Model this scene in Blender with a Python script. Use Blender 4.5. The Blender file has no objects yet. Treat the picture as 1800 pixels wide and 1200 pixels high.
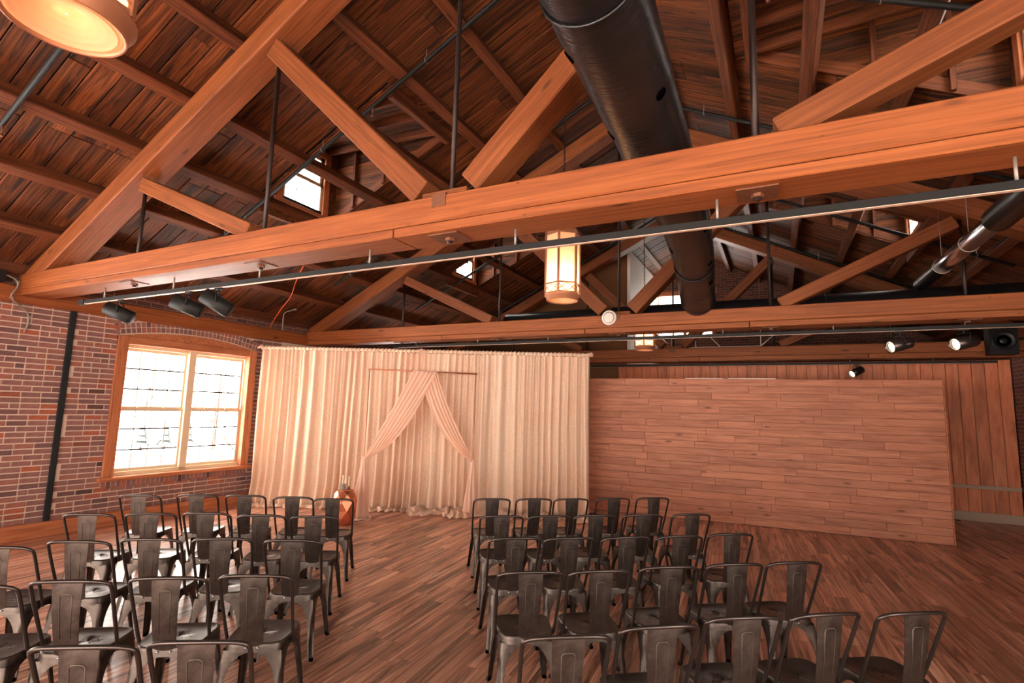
import bpy, bmesh, math, random
from mathutils import Vector, Matrix, noise
random.seed(7)
SC = bpy.context.scene
C = SC.collection
V = Vector
PI = math.pi

# ------------------------------------------------------------------ camera
CAM_H = 1.87
F_PX = 925.12
def cam_axes(yaw, pitch, roll):
    fwd = V((-math.sin(yaw) * math.cos(pitch), math.cos(yaw) * math.cos(pitch), math.sin(pitch)))
    right = V((math.cos(yaw), math.sin(yaw), 0))
    down = fwd.cross(right)
    c, s = math.cos(roll), math.sin(roll)
    return c * right + s * down, -s * right + c * down, fwd
rt, dn, fw = cam_axes(.472013, .126156, -.0282514)
cd = bpy.data.cameras.new('camera')
cd.sensor_width = 36.0
cd.lens = 36.0 * F_PX / 1800.0
cd.clip_start = .05
cd.clip_end = 400
cam = bpy.data.objects.new('camera', cd)
C.objects.link(cam)
cam.matrix_world = Matrix(((rt.x, -dn.x, -fw.x, 0), (rt.y, -dn.y, -fw.y, 0), (rt.z, -dn.z, -fw.z, CAM_H), (0, 0, 0, 1)))
SC.camera = cam

# ------------------------------------------------------------------ world, light, exposure
SKY = 5.5
w = bpy.data.worlds.new('world')
SC.world = w
w.use_nodes = True
wn = w.node_tree
bg = wn.nodes['Background']
bg.inputs['Color'].default_value = (1.0, .93, .84, 1)
bg.inputs['Strength'].default_value = SKY
SC.view_settings.view_transform = 'Standard'
SC.view_settings.look = 'None'
SC.view_settings.gamma = 1
SC.view_settings.use_curve_mapping = False
SC.view_settings.exposure = 1.78
SC.cycles.use_denoising = True
SC.cycles.max_bounces = 10
SC.cycles.diffuse_bounces = 5
SC.cycles.glossy_bounces = 4
SC.cycles.transparent_max_bounces = 12
SC.cycles.sample_clamp_indirect = 12
SC.cycles.caustics_reflective = False
SC.cycles.caustics_refractive = False

sun = bpy.data.lights.new('sun', 'SUN')
sun.energy = 36.0
sun.color = (1.0, .90, .76)
sun.angle = .01
sun_o = bpy.data.objects.new('sun', sun)
C.objects.link(sun_o)
sun_o.rotation_euler = V((-.10, 1.0, -.8)).to_track_quat('-Z', 'Y').to_euler()

def portal(center, facing, sx, sz):
    d = bpy.data.lights.new('window_daylight', 'AREA')
    d.shape = 'RECTANGLE'
    d.size, d.size_y = sx, sz
    d.cycles.is_portal = True
    o = bpy.data.objects.new('window_daylight', d)
    C.objects.link(o)
    o.location = center
    o.rotation_euler = V(facing).to_track_quat('-Z', 'Z').to_euler()
    return o

# ------------------------------------------------------------------ helpers
WM = {}
def put(o, M, parent=None):
    WM[o.name] = M.copy()
    if parent is not None:
        o.parent = parent
        o.matrix_basis = WM[parent.name].inverted() @ M
    else:
        o.matrix_basis = M
    return o
def obj(name, me, mat=None, parent=None, M=Matrix.Identity(4)):
    o = bpy.data.objects.new(name, me)
    C.objects.link(o)
    if mat is not None and me is not None and len(me.materials) == 0:
        me.materials.append(mat)
    return put(o, M, parent)
def tag(o, label, cat, group=None):
    o['label'] = label
    o['category'] = cat
    if group: o['group'] = group
    return o
def thing(name, label, cat, loc=(0, 0, 0), rz=0, group=None):
    o = obj(name, None, None, None, Matrix.Translation(loc) @ Matrix.Rotation(rz, 4, 'Z'))
    return tag(o, label, cat, group)
def struct(o, label=None):
    o['kind'] = 'structure'
    if label: o['label'] = label
    return o
def copy_tree(o, M, parent=None):
    c = o.copy()
    C.objects.link(c)
    c.parent = None
    put(c, M, parent)
    for ch in list(o.children):
        copy_tree(ch, M @ (WM[o.name].inverted() @ WM[ch.name]), c)
    return c

class MB:
    def __init__(s): s.v, s.f, s.sm = [], [], []
    def add(s, vs, fs, smooth=False, M=None):
        b = len(s.v)
        s.v += [tuple(M @ V(p)) if M is not None else tuple(p) for p in vs]
        s.f += [tuple(b + i for i in f) for f in fs]
        s.sm += [smooth] * len(fs)
        return s
    def box(s, a, b, M=None):
        x0, y0, z0 = a; x1, y1, z1 = b
        return s.add([(x0, y0, z0), (x1, y0, z0), (x1, y1, z0), (x0, y1, z0), (x0, y0, z1), (x1, y0, z1), (x1, y1, z1), (x0, y1, z1)],
                     [(0, 3, 2, 1), (4, 5, 6, 7), (0, 1, 5, 4), (1, 2, 6, 5), (2, 3, 7, 6), (3, 0, 4, 7)], False, M)
    def tube(s, pts, r, n=8, closed=False, caps=True):
        pts = [V(p) for p in pts]
        rr = r if isinstance(r, (list, tuple)) else [r] * len(pts)
        m = len(pts)
        vs, fs = [], []
        prev = None
        for i, p in enumerate(pts):
            if closed: t = pts[(i + 1) % m] - pts[i - 1]
            else: t = pts[min(i + 1, m - 1)] - pts[max(i - 1, 0)]
            t.normalize()
            if prev is None:
                u = t.orthogonal().normalized()
                if abs(t.z) < .9: u = t.cross(V((0, 0, 1))).normalized()
            else:
                u = (prev - t * prev.dot(t)).normalized()
            prev = u
            q = t.cross(u)
            for k in range(n):
                a = 2 * PI * k / n
                vs.append(p + rr[i] * (math.cos(a) * u + math.sin(a) * q))
        for i in range(m if closed else m - 1):
            j = (i + 1) % m
            for k in range(n):
                fs.append((i * n + k, i * n + (k + 1) % n, j * n + (k + 1) % n, j * n + k))
        if caps and not closed:
            fs.append(tuple(range(n))[::-1]); fs.append(tuple((m - 1) * n + k for k in range(n)))
        return s.add(vs, fs, True)
    def lathe(s, prof, n=16, M=None, smooth=True, phase=0.0, caps=True):
        vs, fs = [], []
        for r, z in prof:
            for k in range(n):
                a = 2 * PI * k / n + phase
                vs.append((r * math.cos(a), r * math.sin(a), z))
        for i in range(len(prof) - 1):
            for k in range(n):
                fs.append((i * n + k, i * n + (k + 1) % n, (i + 1) * n + (k + 1) % n, (i + 1) * n + k))
        if caps: fs.append(tuple(range(n))[::-1]); fs.append(tuple((len(prof) - 1) * n + k for k in range(n)))
        return s.add(vs, fs, smooth, M)
    def grid(s, P, smooth=True):
        R, K = len(P), len(P[0])
        vs = [p for row in P for p in row]
        fs = [(i * K + j, i * K + j + 1, (i + 1) * K + j + 1, (i + 1) * K + j) for i in range(R - 1) for j in range(K - 1)]
        return s.add(vs, fs, smooth)
    def mesh(s, name):
        me = bpy.data.meshes.new(name)
        me.from_pydata([tuple(p) for p in s.v], [], s.f)
        me.polygons.foreach_set('use_smooth', s.sm)
        me.update()
        return me
    def build(s, name, mat, parent=None, M=Matrix.Identity(4)):
        return obj(name, s.mesh(name), mat, parent, M)

_bc = {}
def boxmesh(l, wd, h, bev=.006, mat=None):
    k = (round(l, 3), round(wd, 3), round(h, 3), bev, mat.name if mat else '')
    if k in _bc: return _bc[k]
    me = bpy.data.meshes.new('piece')
    bm = bmesh.new()
    bmesh.ops.create_cube(bm, size=1)
    bmesh.ops.scale(bm, vec=(l, wd, h), verts=bm.verts)
    if bev: bmesh.ops.bevel(bm, geom=bm.edges[:], offset=min(bev, wd * .3, h * .3), segments=1, affect='EDGES')
    bm.to_mesh(me); bm.free()
    if mat: me.materials.append(mat)
    _bc[k] = me
    return me
def frame_m(c, xd, up=V((0, 0, 1))):
    x = V(xd).normalized()
    y = V(up).cross(x)
    if y.length < 1e-5: y = V((0, 1, 0))
    y.normalize()
    z = x.cross(y)
    return Matrix(((x.x, y.x, z.x, c[0]), (x.y, y.y, z.y, c[1]), (x.z, y.z, z.z, c[2]), (0, 0, 0, 1)))
def beam(name, p0, p1, wd, h, mat, parent=None, bev=.008, up=V((0, 0, 1))):
    p0, p1 = V(p0), V(p1)
    return obj(name, boxmesh((p1 - p0).length, wd, h, bev, mat), None, parent, frame_m((p0 + p1) / 2, p1 - p0, up))
def abox(name, a, b, mat, parent=None, bev=.004, axis='X'):
    a, b = V(a), V(b)
    c = (a + b) / 2
    d = b - a
    if axis == 'X': return obj(name, boxmesh(d.x, d.y, d.z, bev, mat), None, parent, Matrix.Translation(c))
    if axis == 'Y': return obj(name, boxmesh(d.y, d.x, d.z, bev, mat), None, parent, Matrix.Translation(c) @ Matrix.Rotation(PI / 2, 4, 'Z'))
    return obj(name, boxmesh(d.z, d.y, d.x, bev, mat), None, parent, Matrix.Translation(c) @ Matrix.Rotation(-PI / 2, 4, 'Y'))
def arcpts(pts, rad, n=5):
    """round the corners of a polyline"""
    pts = [V(p) for p in pts]
    out = [pts[0]]
    for i in range(1, len(pts) - 1):
        a, b, c = pts[i - 1], pts[i], pts[i + 1]
        d1, d2 = (a - b), (c - b)
        r = min(rad, d1.length * .48, d2.length * .48)
        p, q = b + d1.normalized() * r, b + d2.normalized() * r
        for k in range(n + 1):
            t = k / n
            out.append((1 - t) ** 2 * p + 2 * t * (1 - t) * b + t * t * q)
    out.append(pts[-1])
    return out

# ------------------------------------------------------------------ materials
def lin(c):
    f = lambda u: (u / 255 / 12.92) if u / 255 <= .04045 else ((u / 255 + .055) / 1.055) ** 2.4
    return (f(c[0]), f(c[1]), f(c[2]), 1)
class NT:
    def __init__(s, name):
        s.m = bpy.data.materials.new(name)
        s.m.use_nodes = True
        s.t = s.m.node_tree
        s.b = s.t.nodes['Principled BSDF']
    def n(s, typ, **k):
        nd = s.t.nodes.new(typ)
        for a, v in k.items(): setattr(nd, a, v)
        return nd
    def l(s, a, b): s.t.links.new(a, b)
    def ramp(s, fac, stops, interp='LINEAR'):
        r = s.n('ShaderNodeValToRGB')
        r.color_ramp.interpolation = interp
        e = r.color_ramp.elements
        while len(e) < len(stops): e.new(.5)
        for el, (p, c) in zip(e, stops):
            el.position = p
            el.color = c
        s.l(fac, r.inputs[0])
        return r.outputs[0]
    def mix(s, fac, a, b, blend='MIX'):
        m = s.n('ShaderNodeMix', data_type='RGBA', blend_type=blend)
        for sock, val in ((m.inputs[0], fac), (m.inputs[6], a), (m.inputs[7], b)):
            if isinstance(val, (int, float)): sock.default_value = val
            elif isinstance(val, tuple): sock.default_value = val
            else: s.l(val, sock)
        return m.outputs[2]
    def math(s, op, a, b=0.0):
        m = s.n('ShaderNodeMath', operation=op)
        for sock, val in ((m.inputs[0], a), (m.inputs[1], b)):
            if isinstance(val, (int, float)): sock.default_value = val
            else: s.l(val, sock)
        return m.outputs[0]
    def noise(s, vec, scale, detail=4, dist=0.0, rough=.55):
        x = s.n('ShaderNodeTexNoise')
        x.inputs['Scale'].default_value = scale
        x.inputs['Detail'].default_value = detail
        x.inputs['Distortion'].default_value = dist
        x.inputs['Roughness'].default_value = rough
        if vec is not None: s.l(vec, x.inputs['Vector'])
        return x.outputs['Fac']
    def mapping(s, vec, scale):
        m = s.n('ShaderNodeMapping')
        m.inputs['Scale'].default_value = scale
        s.l(vec, m.inputs['Vector'])
        return m.outputs[0]
    def bump(s, h, strength=.3, dist=.01):
        b = s.n('ShaderNodeBump')
        b.inputs['Strength'].default_value = strength
        b.inputs['Distance'].default_value = dist
        s.l(h, b.inputs['Height'])
        s.l(b.outputs[0], s.b.inputs['Normal'])
def plain(name, col, rough=.6, metal=0.0, spec=None, bump=0.0, bscale=40, var=0.0):
    t = NT(name)
    t.b.inputs['Base Color'].default_value = lin(col)
    t.b.inputs['Roughness'].default_value = rough
    t.b.inputs['Metallic'].default_value = metal
    if spec is not None: t.b.inputs['Specular IOR Level'].default_value = spec
    tc = t.n('ShaderNodeTexCoord')
    if bump or var:
        nz = t.noise(tc.outputs['Object'], bscale, 4)
        if bump: t.bump(nz, bump, .004)
        if var:
            t.l(t.mix(nz, lin(tuple(c * (1 - var) for c in col)), lin(tuple(min(255, c * (1 + var)) for c in col))), t.b.inputs['Base Color'])
    return t.m
def wood(name, dark, mid, light, rough=.6, lenscale=1.2, cross=14, stain=0.0, stain_col=(30, 15, 8), stain_lo=.5, rand=.25, bump=.25, island=False,
         rings=.35, spec=.3, knots=.0, scross=4.5, nails=0.0):
    t = NT(name)
    tc = t.n('ShaderNodeTexCoord')
    if island: rnd = t.n('ShaderNodeNewGeometry').outputs['Random Per Island']
    else: rnd = t.n('ShaderNodeObjectInfo').outputs['Random']
    off = t.n('ShaderNodeVectorMath', operation='SCALE')
    off.inputs[0].default_value = (31.7, 17.3, 43.1)
    t.l(rnd, off.inputs['Scale'])
    add = t.n('ShaderNodeVectorMath', operation='ADD')
    t.l(tc.outputs['Object'], add.inputs[0]); t.l(off.outputs[0], add.inputs[1])
    p = add.outputs[0]
    g = t.noise(t.mapping(p, (lenscale, cross, cross)), 1.6, 7, .7, .6)
    col = t.ramp(g, [(.28, lin(dark)), (.5, lin(mid)), (.72, lin(light))])
    if rings:
        wv = t.n('ShaderNodeTexWave', wave_type='BANDS', bands_direction='Y')
        wv.inputs['Scale'].default_value = 1.0
        wv.inputs['Distortion'].default_value = 9
        wv.inputs['Detail'].default_value = 3
        wv.inputs['Detail Scale'].default_value = .8
        t.l(t.mapping(p, (lenscale * .45, cross * .6, cross * .6)), wv.inputs['Vector'])
        rg = t.ramp(wv.outputs['Fac'], [(.0, (1 - rings,) * 3 + (1,)), (.35, (1, 1, 1, 1))])
        col = t.mix(1.0, col, rg, 'MULTIPLY')
    if stain:
        sn = t.noise(t.mapping(p, (lenscale * 1.1, scross, scross)), 1.3, 6, 1.2, .65)
        sf = t.ramp(sn, [(stain_lo, (0, 0, 0, 1)), (stain_lo + .14, (1, 1, 1, 1))])
        col = t.mix(t.math('MULTIPLY', sf, stain), col, lin(stain_col))
    if knots:
        vo = t.n('ShaderNodeTexVoronoi')
        vo.inputs['Scale'].default_value = 1.0
        t.l(t.mapping(p, (1.6, 5.5, 5.5)), vo.inputs['Vector'])
        kf = t.ramp(vo.outputs['Distance'], [(.05, (1, 1, 1, 1)), (.13, (0, 0, 0, 1))])
        col = t.mix(t.math('MULTIPLY', kf, knots), col, lin(tuple(c * .45 for c in dark)))
    if nails:
        vo = t.n('ShaderNodeTexVoronoi')
        vo.inputs['Scale'].default_value = 1.0
        t.l(t.mapping(p, (5, 14, 14)), vo.inputs['Vector'])
        sel = t.ramp(t.noise(t.mapping(p, (1.1, 3, 3)), 1, 2), [(.5, (0, 0, 0, 1)), (.56, (1, 1, 1, 1))])
        nf = t.ramp(vo.outputs['Distance'], [(.05, (1, 1, 1, 1)), (.09, (0, 0, 0, 1))])
        col = t.mix(t.math('MULTIPLY', t.math('MULTIPLY', nf, sel), nails), col, lin((40, 20, 12)))
    mul = t.n('ShaderNodeMapRange')
    mul.inputs['To Min'].default_value = 1 - rand
    mul.inputs['To Max'].default_value = 1 + rand
    t.l(rnd, mul.inputs['Value'])
    hsv = t.n('ShaderNodeHueSaturation')
    t.l(col, hsv.inputs['Color']); t.l(mul.outputs[0], hsv.inputs['Value'])
    t.l(hsv.outputs[0], t.b.inputs['Base Color'])
    t.b.inputs['Roughness'].default_value = rough
    t.b.inputs['Specular IOR Level'].default_value = spec
    if bump: t.bump(g, bump, .006)
    return t.m

M_beam = wood('timber', (106, 54, 24), (136, 73, 34), (154, 89, 45), .6, .7, 26, .3, (118, 60, 36), .56, .07, .22, rings=.12, knots=.85, nails=.8)
M_rafter = wood('rafter_timber', (94, 49, 22), (122, 66, 31), (142, 81, 42), .62, .7, 24, .4, (92, 46, 26), .55, .1, .25, rings=.14, knots=.7)
M_purlin = wood('purlin_timber', (68, 34, 16), (102, 53, 26), (124, 69, 36), .68, .7, 16, .55, (58, 28, 15), .54, .15, .3, knots=.5)
M_board = wood('roof_board', (54, 28, 12), (98, 52, 23), (130, 74, 36), .7, .6, 15, .92, (26, 14, 9), .49, .45, .3, rings=.3, knots=.6, scross=9)
M_board_far = wood('roof_board_shed', (54, 28, 12), (98, 52, 23), (130, 74, 36), .7, .6, 15, .85, (30, 16, 10), .51, .4, .3, island=True, scross=9)
M_roofback = plain('roof_felt', (12, 9, 8), .95)
M_trim = wood('trim_timber', (140, 78, 46), (178, 106, 68), (196, 126, 86), .52, 1.0, 16, .2, (126, 64, 34), .58, .06, .2, rings=.15)
M_plank = wood('partition_plank', (148, 90, 66), (178, 112, 84), (194, 132, 102), .55, 1.0, 12, .25, (136, 78, 54), .6, .1, .2, rings=.12, knots=.7)
M_ply = wood('plywood_strip', (184, 98, 62), (206, 120, 82), (216, 136, 96), .5, 1.3, 7, .15, (160, 88, 54), .6, .06, .12, rings=.25)
FC = ((112, 68, 54), (198, 138, 112), (238, 192, 166))
M_floor = wood('floor_plank', *FC, .3, .45, 11, .92, (66, 36, 27), .5, .3, .06, rings=.2, spec=.5, scross=6.5)
M_floor2 = wood('floor_plank_far', *FC, .3, .45, 11, .92, (66, 36, 27), .5, .3, .06, island=True, rings=.2, spec=.5, scross=6.5)
M_sub = plain('subfloor', (40, 24, 18), .9)
M_mortar = plain('mortar', (204, 180, 162), .95, bump=.5, bscale=60, var=.12)
M_black = plain('black_metal', (22, 20, 19), .6, 0, .25)
M_tar = plain('black_strip', (16, 17, 18), .85, bump=.8, bscale=30)
M_iron = plain('iron_rod', (52, 40, 36), .5, .7, bump=.2, bscale=60, var=.2)
M_plate = plain('iron_plate', (104, 62, 38), .6, .3, bump=.3, var=.25)
M_cream = plain('cream_paint', (214, 190, 158), .5)
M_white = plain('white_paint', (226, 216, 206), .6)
M_brown = plain('brown_paint', (110, 70, 36), .8, bump=.15, bscale=25, var=.06)
M_grey = plain('grey_paint', (168, 138, 116), .6)
M_chrome = plain('bright_duct', (190, 190, 195), .22, 1.0, bump=.1, bscale=20)
M_lip = plain('track_lip', (206, 172, 152), .5)
M_copper_bar = plain('copper_pipe', (196, 122, 84), .4, .5)
M_wax = plain('candle_wax', (240, 226, 200), .5)
M_wire = plain('grey_conduit', (150, 140, 132), .45, .5)
M_orange = plain('orange_cable', (214, 84, 36), .5)
M_snow = plain('snow', (235, 238, 245), .9)
M_road = plain('wet_road', (58, 66, 74), .7)
M_bark = plain('bark', (40, 32, 29), .9)
M_fir = plain('fir_needles', (26, 32, 34), .9, var=.3)
M_sleeve = plain('black_duct_wrap', (24, 24, 26), .38, .35, bump=.25, bscale=18)

def brick_mat(name, island=False):
    t = NT(name)
    tc = t.n('ShaderNodeTexCoord')
    rnd = t.n('ShaderNodeNewGeometry').outputs['Random Per Island'] if island else t.n('ShaderNodeObjectInfo').outputs['Random']
    c = t.ramp(rnd, [(0, lin((100, 70, 68))), (.12, lin((124, 86, 82))), (.4, lin((138, 95, 88))), (.65, lin((146, 100, 90))), (.88, lin((152, 96, 80))), (.96, lin((166, 90, 63))), (1, lin((70, 50, 50)))])
    nz = t.noise(tc.outputs['Object'], 22, 5, .4)
    c = t.mix(.45, c, t.ramp(nz, [(.3, (.5, .48, .48, 1)), (.6, (1, 1, 1, 1))]), 'MULTIPLY')
    t.l(c, t.b.inputs['Base Color'])
    t.b.inputs['Roughness'].default_value = .85
    t.bump(nz, .6, .006)
    return t.m
M_brick = brick_mat('brick')
M_brick2 = brick_mat('brick_far', True)
def brickwall_mat(name):
    t = NT(name)
    tc = t.n('ShaderNodeTexCoord')
    sep = t.n('ShaderNodeSeparateXYZ'); t.l(tc.outputs['Object'], sep.inputs[0])
    com = t.n('ShaderNodeCombineXYZ')
    t.l(t.math('ADD', sep.outputs[0], sep.outputs[1]), com.inputs[0]); t.l(sep.outputs[2], com.inputs[1])
    b = t.n('ShaderNodeTexBrick')
    b.inputs['Scale'].default_value = 1
    b.inputs['Brick Width'].default_value = .212
    b.inputs['Row Height'].default_value = .075
    b.inputs['Mortar Size'].default_value = .007
    b.inputs['Color1'].default_value = lin((120, 70, 58)); b.inputs['Color2'].default_value = lin((84, 50, 44))
    b.inputs['Mortar'].default_value = lin((140, 112, 96))
    t.l(com.outputs[0], b.inputs['Vector'])
    t.l(b.outputs['Color'], t.b.inputs['Base Color'])
    t.b.inputs['Roughness'].default_value = .9
    t.bump(t.math('SUBTRACT', 1, b.outputs['Fac']), .5, .008)
    return t.m
M_brickwall = brickwall_mat('distant_brickwork')

def glass_mat():
    t = NT('window_glass')
    tr = t.n('ShaderNodeBsdfTransparent'); gl = t.n('ShaderNodeBsdfGlossy'); mx = t.n('ShaderNodeMixShader')
    gl.inputs['Roughness'].default_value = .02
    mx.inputs[0].default_value = .05
    t.l(tr.outputs[0], mx.inputs[1]); t.l(gl.outputs[0], mx.inputs[2])
    t.l(mx.outputs[0], t.t.nodes['Material Output'].inputs[0])
    return t.m
M_glass = glass_mat()
def gunmetal():
    t = NT('gunmetal')
    tc = t.n('ShaderNodeTexCoord')
    nz = t.noise(tc.outputs['Object'], 14, 5, .5)
    t.l(t.ramp(nz, [(.3, lin((66, 56, 51))), (.7, lin((94, 82, 75)))]), t.b.inputs['Base Color'])
    t.b.inputs['Metallic'].default_value = .85
    t.l(t.ramp(nz, [(.3, (.34,) * 3 + (1,)), (.7, (.46,) * 3 + (1,))]), t.b.inputs['Roughness'])
    return t.m
M_gun = gunmetal()
M_gun_rod = plain('gunmetal_rod', (80, 70, 66), .33, .85)
M_rib = plain('pressed_edge', (100, 88, 80), .4, .7)
M_hole = plain('dark_hole', (4, 4, 4), 1.0, 0, 0.0)
def fabric(name, a, b, spark=.5, trans=.25):
    t = NT(name)
    tc = t.n('ShaderNodeTexCoord')
    n1 = t.noise(tc.outputs['Object'], 55, 3)
    n2 = t.noise(tc.outputs['Object'], 3, 3)
    c = t.mix(n2, lin(a), lin(b))
    c = t.mix(spark, c, t.ramp(n1, [(.36, (.55, .5, .47, 1)), (.62, (1, 1, 1, 1))]), 'MULTIPLY')
    t.l(c, t.b.inputs['Base Color'])
    t.b.inputs['Roughness'].default_value = .55
    t.b.inputs['Sheen Weight'].default_value = .25
    t.b.inputs['Specular IOR Level'].default_value = .35
    if spark: t.bump(n1, .35, .004)
    tl = t.n('ShaderNodeBsdfTranslucent'); t.l(c, tl.inputs[0])
    mx = t.n('ShaderNodeMixShader'); mx.inputs[0].default_value = trans
    t.l(t.b.outputs[0], mx.inputs[1]); t.l(tl.outputs[0], mx.inputs[2])
    t.l(mx.outputs[0], t.t.nodes['Material Output'].inputs[0])
    return t.m
M_curtain = fabric('shimmer_cloth', (250, 208, 176), (252, 224, 198), .35, .25)
M_swag = fabric('chiffon', (248, 202, 174), (250, 214, 190), .1, .25)
def emis(name, col, strength):
    t = NT(name)
    e = t.n('ShaderNodeEmission')
    e.inputs[0].default_value = lin(col); e.inputs[1].default_value = strength
    t.l(e.outputs[0], t.t.nodes['Material Output'].inputs[0])
    return t.m
M_bulb = emis('lit_lens', (255, 236, 200), 3.0)
def lantern_panel():
    t = NT('lantern_panel')
    d = t.n('ShaderNodeBsdfDiffuse'); d.inputs[0].default_value = lin((240, 216, 190))
    tl = t.n('ShaderNodeBsdfTranslucent'); tl.inputs[0].default_value = lin((248, 226, 200))
    mx = t.n('ShaderNodeMixShader'); mx.inputs[0].default_value = .6
    t.l(d.outputs[0], mx.inputs[1]); t.l(tl.outputs[0], mx.inputs[2])
    t.l(mx.outputs[0], t.t.nodes['Material Output'].inputs[0])
    return t.m
M_lpanel = lantern_panel()
M_ldiff = NT('lantern_diffuser')
_d = M_ldiff.n('ShaderNodeBsdfDiffuse'); _d.inputs[0].default_value = lin((236, 190, 150))
_t = M_ldiff.n('ShaderNodeBsdfTranslucent'); _t.inputs[0].default_value = lin((150, 106, 74))
_m = M_ldiff.n('ShaderNodeMixShader'); _m.inputs[0].default_value = .3
M_ldiff.l(_d.outputs[0], _m.inputs[1]); M_ldiff.l(_t.outputs[0], _m.inputs[2])
M_ldiff.l(_m.outputs[0], M_ldiff.t.nodes['Material Output'].inputs[0])
M_ldiff = M_ldiff.m
M_bronze = plain('bronze_frame', (170, 112, 80), .5, .4)
M_copper = NT('hammered_copper')
M_copper.b.inputs['Base Color'].default_value = lin((226, 140, 104)); M_copper.b.inputs['Metallic'].default_value = .85
M_copper.b.inputs['Roughness'].default_value = .28
M_copper = M_copper.m
def duct_mat():
    t = NT('duct_fabric')
    tc = t.n('ShaderNodeTexCoord')
    g = t.noise(t.mapping(tc.outputs['Object'], (3, 26, 3)), 2.2, 5, .6)
    t.b.inputs['Base Color'].default_value = lin((34, 33, 34))
    t.b.inputs['Metallic'].default_value = .45
    t.b.inputs['Roughness'].default_value = .27
    t.bump(g, .5, .012)
    return t.m
M_duct = duct_mat()

# ------------------------------------------------------------------ room dimensions
XW, XR, XE = -8.83, -2.2, 4.43           # left wall face, ridge line, right wall face
SL = .49
T_Y = (3.06, 7.78, 12.5)                 # front faces of the trusses
def zup(x):                              # top of the rafters
    return 3.60 + SL * ((x if x <= XR else 2 * XR - x) + 8.45)
def mir(x): return 2 * XR - x
DK = .15                                 # deck above rafters (purlin height)
Y0, Y1 = -6.0, 17.0
DORM = (5.37, 10.0)                      # dormer centres along Y
DHW = .64
DX0, DX1 = -6.38, -4.22                  # dormer opening on the window side slope

# ------------------------------------------------------------------ floor
fl = struct(MB().box((-9.2, Y0, -.12), (4.9, Y1, -.012)).build('floor', M_sub), 'reddish brown wood plank floor')
ang = math.radians(4.4)
du = V((-math.sin(ang), math.cos(ang), 0))       # plank direction
dv = V((math.cos(ang), math.sin(ang), 0))
cells = []
PW = .127
def in_frame(p, mrg=60):
    q = V(p) - V((0, 0, CAM_H))
    d = q.dot(fw)
    if d < .3: return None
    x, y = 900 + F_PX * q.dot(rt) / d, 600 + F_PX * q.dot(dn) / d
    return (x, y, d) if -mrg < x < 1800 + mrg and -mrg < y < 1200 + mrg else None
for i in range(-90, 60):
    v = i * PW
    u = -6 + random.random() * 1.2
    while u < 18:
        L = random.choice((.9, 1.1, 1.22, 1.22, 1.3))
        c = dv * v + du * (u + L / 2)
        if -8.95 < c.x < 4.6 and Y0 + .6 < c.y < 13.6:
            cells.append((c, L))
        u += L + .002
def seen_size(c):
    r = in_frame(c)
    return (L_ / r[2] ** 2) if r and (L_ := 1) else 0
cells.sort(key=lambda q: -seen_size(q[0]))
Rf = Matrix.Rotation(PI / 2 + ang, 4, 'Z')
rest = MB()
for k, (c, L) in enumerate(cells):
    if k < 300:
        obj('floor_plank', boxmesh(L, PW - .0025, .012, .0015, M_floor), None, fl, Matrix.Translation((c.x, c.y, -.006)) @ Rf)
    else:
        rest.box((u0 := 0 - L / 2, -PW / 2 + .001, -.012), (L / 2, PW / 2 - .001, 0), Matrix.Translation(Rf.inverted() @ c))
ro = rest.build('floor_planks_beyond', M_floor2, fl, Rf)
ro['kind'] = 'stuff'

# ------------------------------------------------------------------ left wall, bricks, window
WY0, WY1, WZ0, WZ1 = 4.30, 6.66, .70, 2.80      # rough opening of the visible window
OPEN_L = [(-4.9, -2.7, .7, 2.9), (-.3, 1.95, .7, 2.9), (WY0, WY1, WZ0, WZ1), (10.1, 11.2, 1.5, 2.8)]  # last opening is unseen, added behind the curtain to backlight it
wb = MB()
ys = Y0
for (a, b, z0, z1) in OPEN_L:
    wb.box((-9.2, ys, -.1), (-8.842, a, 3.06))
    wb.box((-9.2, a, -.1), (-8.842, b, z0)); wb.box((-9.2, a, z1), (-8.842, b, 3.06))
    ys = b
wb.box((-9.2, ys, -.1), (-8.842, Y1, 3.06))
wl = struct(wb.build('wall_left', M_mortar), 'old red brick wall with pale mortar joints')
MB().box((-9.2, Y0, 3.06), (-8.86, Y1, 3.95)).build('upper_brickwork', M_brickwall, wl)
BL, BH, BJ = .198, .059, .0155
arch_c = (WY0 + WY1) / 2
def arch_z(y):                      # underside of the brick arch
    return 2.80 + .14 * (1 - ((y - arch_c) / (WY1 - WY0) * 2) ** 2)
brs = []
row = 0
z = .2
while z < 3.04:
    y = 2.2 - (row % 2) * .106
    while y < 7.1:
        L = BL if random.random() > .12 else BL * .47
        a, b = y, y + L
        zc = z + BH / 2
        y = b + BJ
        if a < 3.675 < b: b = 3.67
        if a < 3.745 < b: a = 3.75
        if 3.67 <= a and b <= 3.75: continue
        segs = [(a, b)]
        if WZ0 - .13 < zc < WZ1:
            segs = []
            if a < WY0 - .01: segs.append((a, min(b, WY0)))
            if b > WY1 + .01: segs.append((max(a, WY1), b))
        elif zc >= WZ1 and WY0 - .02 < (a + b) / 2 < WY1 + .02 and zc < arch_z(max(WY0, min(WY1, (a + b) / 2))) + .2:
            segs = []
        for (p, q) in segs:
            if q - p > .03: brs.append(((p + q) / 2, zc, q - p))
    z += BH + BJ
    row += 1
def wallsize(y, z_):
    r = in_frame((XW, y, z_), 10)
    if not r or y > 6.72: return 0
    return 1 / r[2] ** 2
brs.sort(key=lambda q: -wallsize(q[0], q[1]))
rest = MB()
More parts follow.
